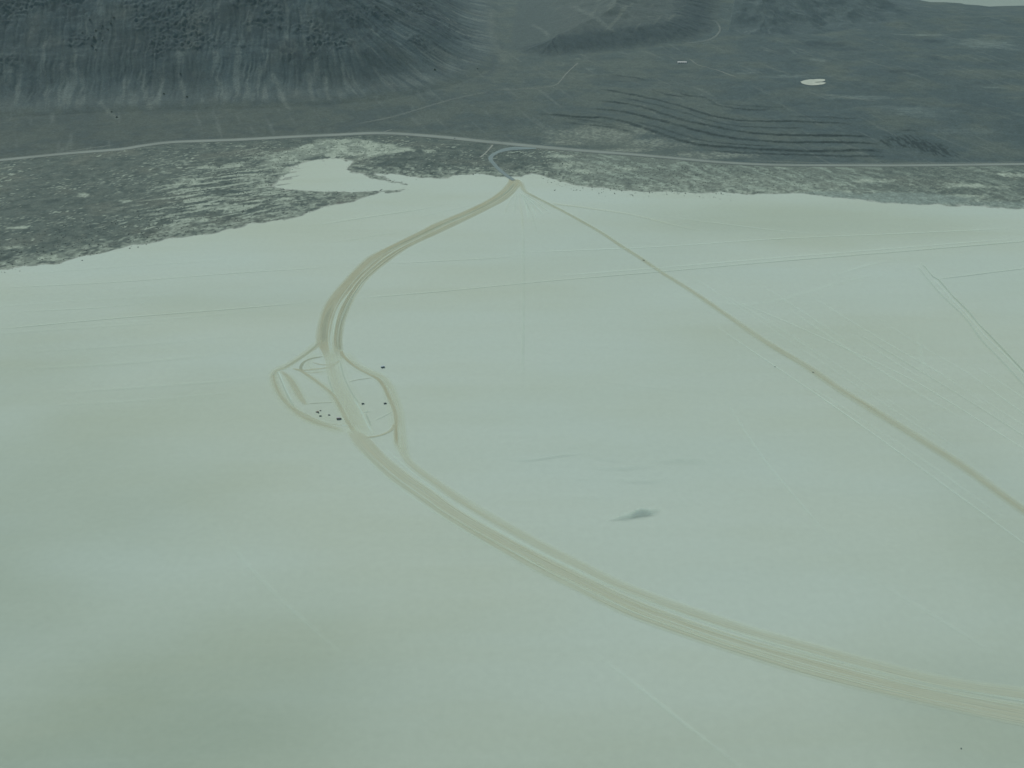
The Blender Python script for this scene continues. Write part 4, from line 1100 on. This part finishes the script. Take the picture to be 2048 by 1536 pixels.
def semi_truck(label, px, py, deg, side, roofm, L=7.4):
    t = thing('box_truck', label, 'truck', px, py, deg)
    W, Hh = 2.5, 3.5
    part('cargo_box', lambda b: box(b, -L / 2, L / 2 - 0.4, -W / 2, W / 2, 1.0, Hh, 0.04), side, t)
    part('box_roof', lambda b: box(b, -L / 2 + 0.05, L / 2 - 0.45, -W / 2 + 0.04, W / 2 - 0.04, Hh + 0.003, Hh + 0.08, 0.02), roofm, t)
    c0 = L / 2 - 0.3
    pr = [(c0, 0.55), (c0, 2.5), (c0 + 1.2, 2.5), (c0 + 1.6, 1.7), (c0 + 2.3, 1.45), (c0 + 2.4, 0.55)]
    cab = part('cab', lambda b: prism(b, pr, -1.1, 1.1), DARK_CAR, t)
    part('windscreen', lambda b: prism(b, [(c0 + 1.25, 2.45), (c0 + 1.62, 1.74), (c0 + 1.66, 1.76), (c0 + 1.29, 2.47)], -1.0, 1.0), GLASS, cab)
    part('chassis', lambda b: box(b, -L / 2 + 0.2, c0 - 0.05, -0.45, 0.45, 0.6, 0.99), STEEL, t)
    for sx in (-L / 2 + 1.0, -L / 2 + 2.1, c0 + 1.5):
        for sy in (-1, 1):
            part('wheel', lambda b: wheel_bm(b, sx, sy * 1.02, 0.5, 0.3), RUBBER, t)
    return t

def pickup_with_trailer(label, px, py, deg):
    t = thing('flatbed_trailer', label, 'trailer', px, py, deg)
    part('deck', lambda b: box(b, -4.4, 2.2, -1.2, 1.2, 0.8, 0.95, 0.03), GREY_P, t)
    part('load', lambda b: (box(b, -0.9, 2.1, -1.1, 1.1, 0.953, 3.0, 0.08),), BROWN_SIDE, t)
    part('side_rail', lambda b: (box(b, -4.4, -0.95, -1.2, -1.14, 0.953, 1.4), box(b, -4.4, -0.95, 1.14, 1.2, 0.953, 1.4)), OLIVE_CAR, t)
    for sx in (-2.2, -1.2):
        for sy in (-1, 1):
            part('wheel', lambda b: wheel_bm(b, sx, sy * 1.0, 0.38, 0.24), RUBBER, t)
    part('hitch', lambda b: prism(b, [(2.2, 0.6), (3.6, 0.55), (3.6, 0.65), (2.2, 0.78)], -0.1, 0.1), STEEL, t)
    return t

office_trailer('dark trailer with pale blue roof standing alone outside the right dirt loop', 765.5, 735, 20, 7.6, 3.0, 3.1, DARK_SIDE, ROOF_BLUE)
cargo_van('dark van between the middle lane and the right dirt loop, left of the pair there', 726, 808, 15, DARK_SIDE, DARK_CAR)
cargo_van('dark grey van parked against the inside of the right dirt loop', 770.5, 807.5, 18, DARK_CAR, DARK_CAR, 6.0)
semi_truck('brown box truck with violet grey roof beside the middle dirt lane', 677, 838.5, 10, BROWN_SIDE, VIOLET_ROOF)
pickup_with_trailer('long low trailer with a dark brown load at one end, by the left dirt loop', 635.5, 825, -28)
car('small dark teal car just in front of the long low trailer', 641, 832.5, 15, TEAL_CAR, s=0.95)
car('small dark car midway between the long low trailer and the brown box truck', 658.5, 830.5, 5, DARK_CAR, s=0.85)
car('tiny pale grey car behind the loaded end of the long low trailer', 641, 821.5, 30, GREY_P, s=0.7)
car('dark olive car driving on the straight east dirt road nearer the shore', 1287.5, 521.5, -42, OLIVE_CAR, s=1.1)
car('dark teal car driving on the straight east dirt road farther from the shore', 1626.5, 745.5, -38, TEAL_CAR, s=0.85)
hz = land(909, 276, H)
car('dark car on the pale highway along the foot of the mountain', 909, 277.5, 170, DARK_CAR, f=lambda a_, b_: land(a_, b_, H), z=float(ground_z(np.array([hz[0]]), np.array([hz[1]]))[0]) + 0.75)
car('dark car standing alone on the bare lake bed in the near right corner', 1922, 1497, 60, TEAL_CAR, s=0.45)
car('tiny dark brown car on bare clay left of the east dirt road', 1550, 733.5, 20, OLIVE_CAR, s=0.55)

# long white building on the far flat
bw = land(1364, 126, H)
bz = float(ground_z(np.array([bw[0]]), np.array([bw[1]]))[0])
t = bpy.data.objects.new('farm_shed', None); col.objects.link(t)
t.location = (bw[0], bw[1], bz + 0.2); t.rotation_euler = (0, 0, R(-3))
t['label'], t['category'] = 'long low white shed standing alone on the dark flat', 'shed'
part('wall', lambda b: box(b, -18, 18, -6, 6, -2.0, 4.0), WHITE_P, t)
def gable(b):
    e = [[b.verts.new((x, y, z)) for y, z in ((-6.6, 4.004), (0, 5.8), (6.6, 4.004), (0, 4.004))] for x in (-18.6, 18.6)]
    for i in range(4):
        j = (i + 1) % 4
        b.faces.new((e[0][i], e[0][j], e[1][j], e[1][i]))
    b.faces.new(e[0]); b.faces.new(e[1][::-1])
part('roof', gable, WHITE_P, t)
for k in (-12, -4, 4, 12):
    part('door', lambda b: box(b, k - 2, k + 2, -6.12, -6.005, -1.0, 3.2), GREY_P, t)

# dark bushes dotted on the mountain foot
bush_m, nt, b = new_mat('dark_bush_leaves')
n_ = noise_node(nt, position(nt), 0.8, 3, 0.6)
nt.links.new(mixc(nt, n_.outputs[0], (0.02, 0.032, 0.03), (0.045, 0.06, 0.045)), b.inputs['Base Color'])
def bush_mesh(seed):
    rnd = random.Random(seed)
    bm = bmesh.new()
    for _ in range(420):
        a_, r_ = rnd.uniform(0, 2 * math.pi), math.sqrt(rnd.random())
        zz = rnd.random() ** 0.8
        rr = r_ * (1 - 0.55 * zz) * (0.85 + 0.25 * math.sin(3 * a_ + seed))
        c_ = Vector((3.6 * rr * math.cos(a_), 3.0 * rr * math.sin(a_), 0.2 + 3.6 * zz * (1 - 0.35 * r_)))
        u_ = Vector((rnd.uniform(-1, 1), rnd.uniform(-1, 1), rnd.uniform(-0.6, 0.6))).normalized() * rnd.uniform(0.35, 0.7)
        w_ = u_.cross(Vector((rnd.uniform(-1, 1), rnd.uniform(-1, 1), 1))).normalized() * rnd.uniform(0.3, 0.6)
        bm.faces.new([bm.verts.new(c_ + u_), bm.verts.new(c_ + w_), bm.verts.new(c_ - u_), bm.verts.new(c_ - w_)])
    me = bpy.data.meshes.new('bush'); bm.to_mesh(me); bm.free()
    me.materials.append(bush_m)
    return me
bms = [bush_mesh(k) for k in range(3)]
bush_px = [(192, 62), (200, 66), (188, 75), (205, 82), (190, 80), (228, 36), (222, 48), (216, 60), (165, 66), (328, 188), (374, 194), (361, 148), (234, 235), (223, 224), (955, 138), (870, 140), (205, 52), (184, 92), (192, 100), (180, 40)]
bush_lab = {}
for k, (bx_, by_) in enumerate(bush_px):
    w = land(bx_, by_, H)
    zz = float(ground_z(np.array([w[0]]), np.array([w[1]]))[0])
    o = bpy.data.objects.new('bush', bms[k % 3]); col.objects.link(o)
    o.location = (w[0], w[1], zz - 0.3)
    s = random.Random(k).uniform(1.0, 1.7)
    o.scale = (s, s, s); o.rotation_euler = (0, 0, k * 1.3)
    o['label'] = 'small dark bush dotted on the grey mountain face above the highway'
    o['category'], o['group'] = 'bush', 'dark bushes on the mountain face'
# far lake bed
FAR, nt, b = new_mat('far_lake_clay')
n_ = noise_node(nt, mapping(nt, position(nt), (0.3, 1, 1)), 0.006, 4, 0.5)
nt.links.new(mixc(nt, n_.outputs[0], (0.20, 0.25, 0.21), (0.27, 0.34, 0.29)), b.inputs['Base Color'])
o = np_mesh('far_lake_bed', [(1500, 5200, FAR_Z - 1), (16000, 5200, FAR_Z - 1), (26000, 30000, FAR_Z - 1), (1500, 30000, FAR_Z - 1)], [(0, 1, 2, 3)], FAR, False)
# trim it to the basin so that nothing lies under the near ground
o.data.clear_geometry()
lk = [(x, y - 60, FAR_Z - 1) for x, y in lake] + [(16000, lake[-1][1] - 60, FAR_Z - 1), (26000, 30000, FAR_Z - 1), (2300, 30000, FAR_Z - 1)]
o.data.from_pydata(lk, [], [tuple(range(len(lk)))])
struct(o)

# low brush scattered along the shore: too many to count
rng = np.random.default_rng(5)
n = 60000
bx = rng.uniform(-1750, 1750, n); by = rng.uniform(2050, 3400, n)
bsd = bil(cx, cyy, sdc, bx, by)
bz = bil(gx, gy, H, bx, by)
clump = fbm(bx / 40, by / 40, 801, 3)
bdh = bil(gx, gy, dh, bx, by)
keep = (bdh > 28) & ((bsd > 0) | ((bsd > -75) & (bx < 640))) & (((bsd > 0) & (bsd < 260) & (bx < 880) & (rng.random(n) < 0.35 + 0.6 * clump)) | ((bsd <= 0) & (rng.random(n) < (0.2 + 0.6 * (bx > -150) * (bx < 700)) * np.exp(bsd / (6 + 30 * (bx > 100) * np.clip(clump + 0.6, 0, 1))))))
keep &= ~((np.abs(bx - flat(1028, 360)[0]) < 22) & (np.abs(by - flat(1028, 360)[1]) < 120))
acc_d = seg_dist(bx, by, [tuple(p) for p in (al + ar) / 2])[0]
keep &= acc_d > 12
bx, by, bz, bsd = bx[keep], by[keep], np.maximum(bz[keep], 0), bsd[keep]
m_ = len(bx)
R_ = 0.7 + 1.3 * rng.random(m_) ** 2.2
ring_n = 6
V = np.zeros((m_, 2 * ring_n + 1, 3)); 
for k in range(ring_n):
    a_ = 2 * np.pi * k / ring_n
    for lv, (rr, zz) in enumerate(((1.0, -0.15), (0.85, 0.55))):
        r_ = R_ * rr * rng.uniform(0.7, 1.25, m_)
        V[:, lv * ring_n + k] = np.stack([bx + r_ * np.cos(a_), by + r_ * np.sin(a_), bz + R_ * zz * rng.uniform(0.8, 1.2, m_)], -1)
V[:, -1] = np.stack([bx, by, bz + R_ * 0.95], -1)
Fq = []
for k in range(ring_n):
    j = (k + 1) % ring_n
    Fq += [(k, j, ring_n + j), (k, ring_n + j, ring_n + k), (ring_n + k, ring_n + j, 2 * ring_n)]
Fq = (np.array(Fq)[None] + (np.arange(m_) * (2 * ring_n + 1))[:, None, None]).reshape(-1, 3)
SAGE, nt, b = new_mat('sagebrush_leaves')
n_ = noise_node(nt, position(nt), 0.05, 3, 0.6)
nt.links.new(mixc(nt, n_.outputs[0], (0.062, 0.080, 0.068), (0.105, 0.125, 0.100)), b.inputs['Base Color'])
o = np_mesh('sagebrush', V.reshape(-1, 3), Fq, SAGE)
o['kind'] = 'stuff'

# thin bluish air over the whole place
if HAZE > 0:
    bm = bmesh.new()
    box(bm, -9000, 9000, -1500, 10500, -6, 960)
    me = bpy.data.meshes.new('haze'); bm.to_mesh(me); bm.free()
    hm = bpy.data.materials.new('thin_haze'); hm.use_nodes = True
    nt = hm.node_tree
    nt.nodes.remove(nt.nodes['Principled BSDF'])
    pv = nt.nodes.new('ShaderNodeVolumePrincipled')
    pv.inputs['Color'].default_value = (0.60, 0.86, 0.80, 1)
    pv.inputs['Density'].default_value = HAZE
    pv.inputs['Anisotropy'].default_value = 0.0
    nt.links.new(pv.outputs[0], nt.nodes['Material Output'].inputs['Volume'])
    me.materials.append(hm)
    o = bpy.data.objects.new('haze', me); col.objects.link(o)
    o['kind'] = 'stuff'
import time as _t
print('VERTS', X.shape, H.max(), m_)
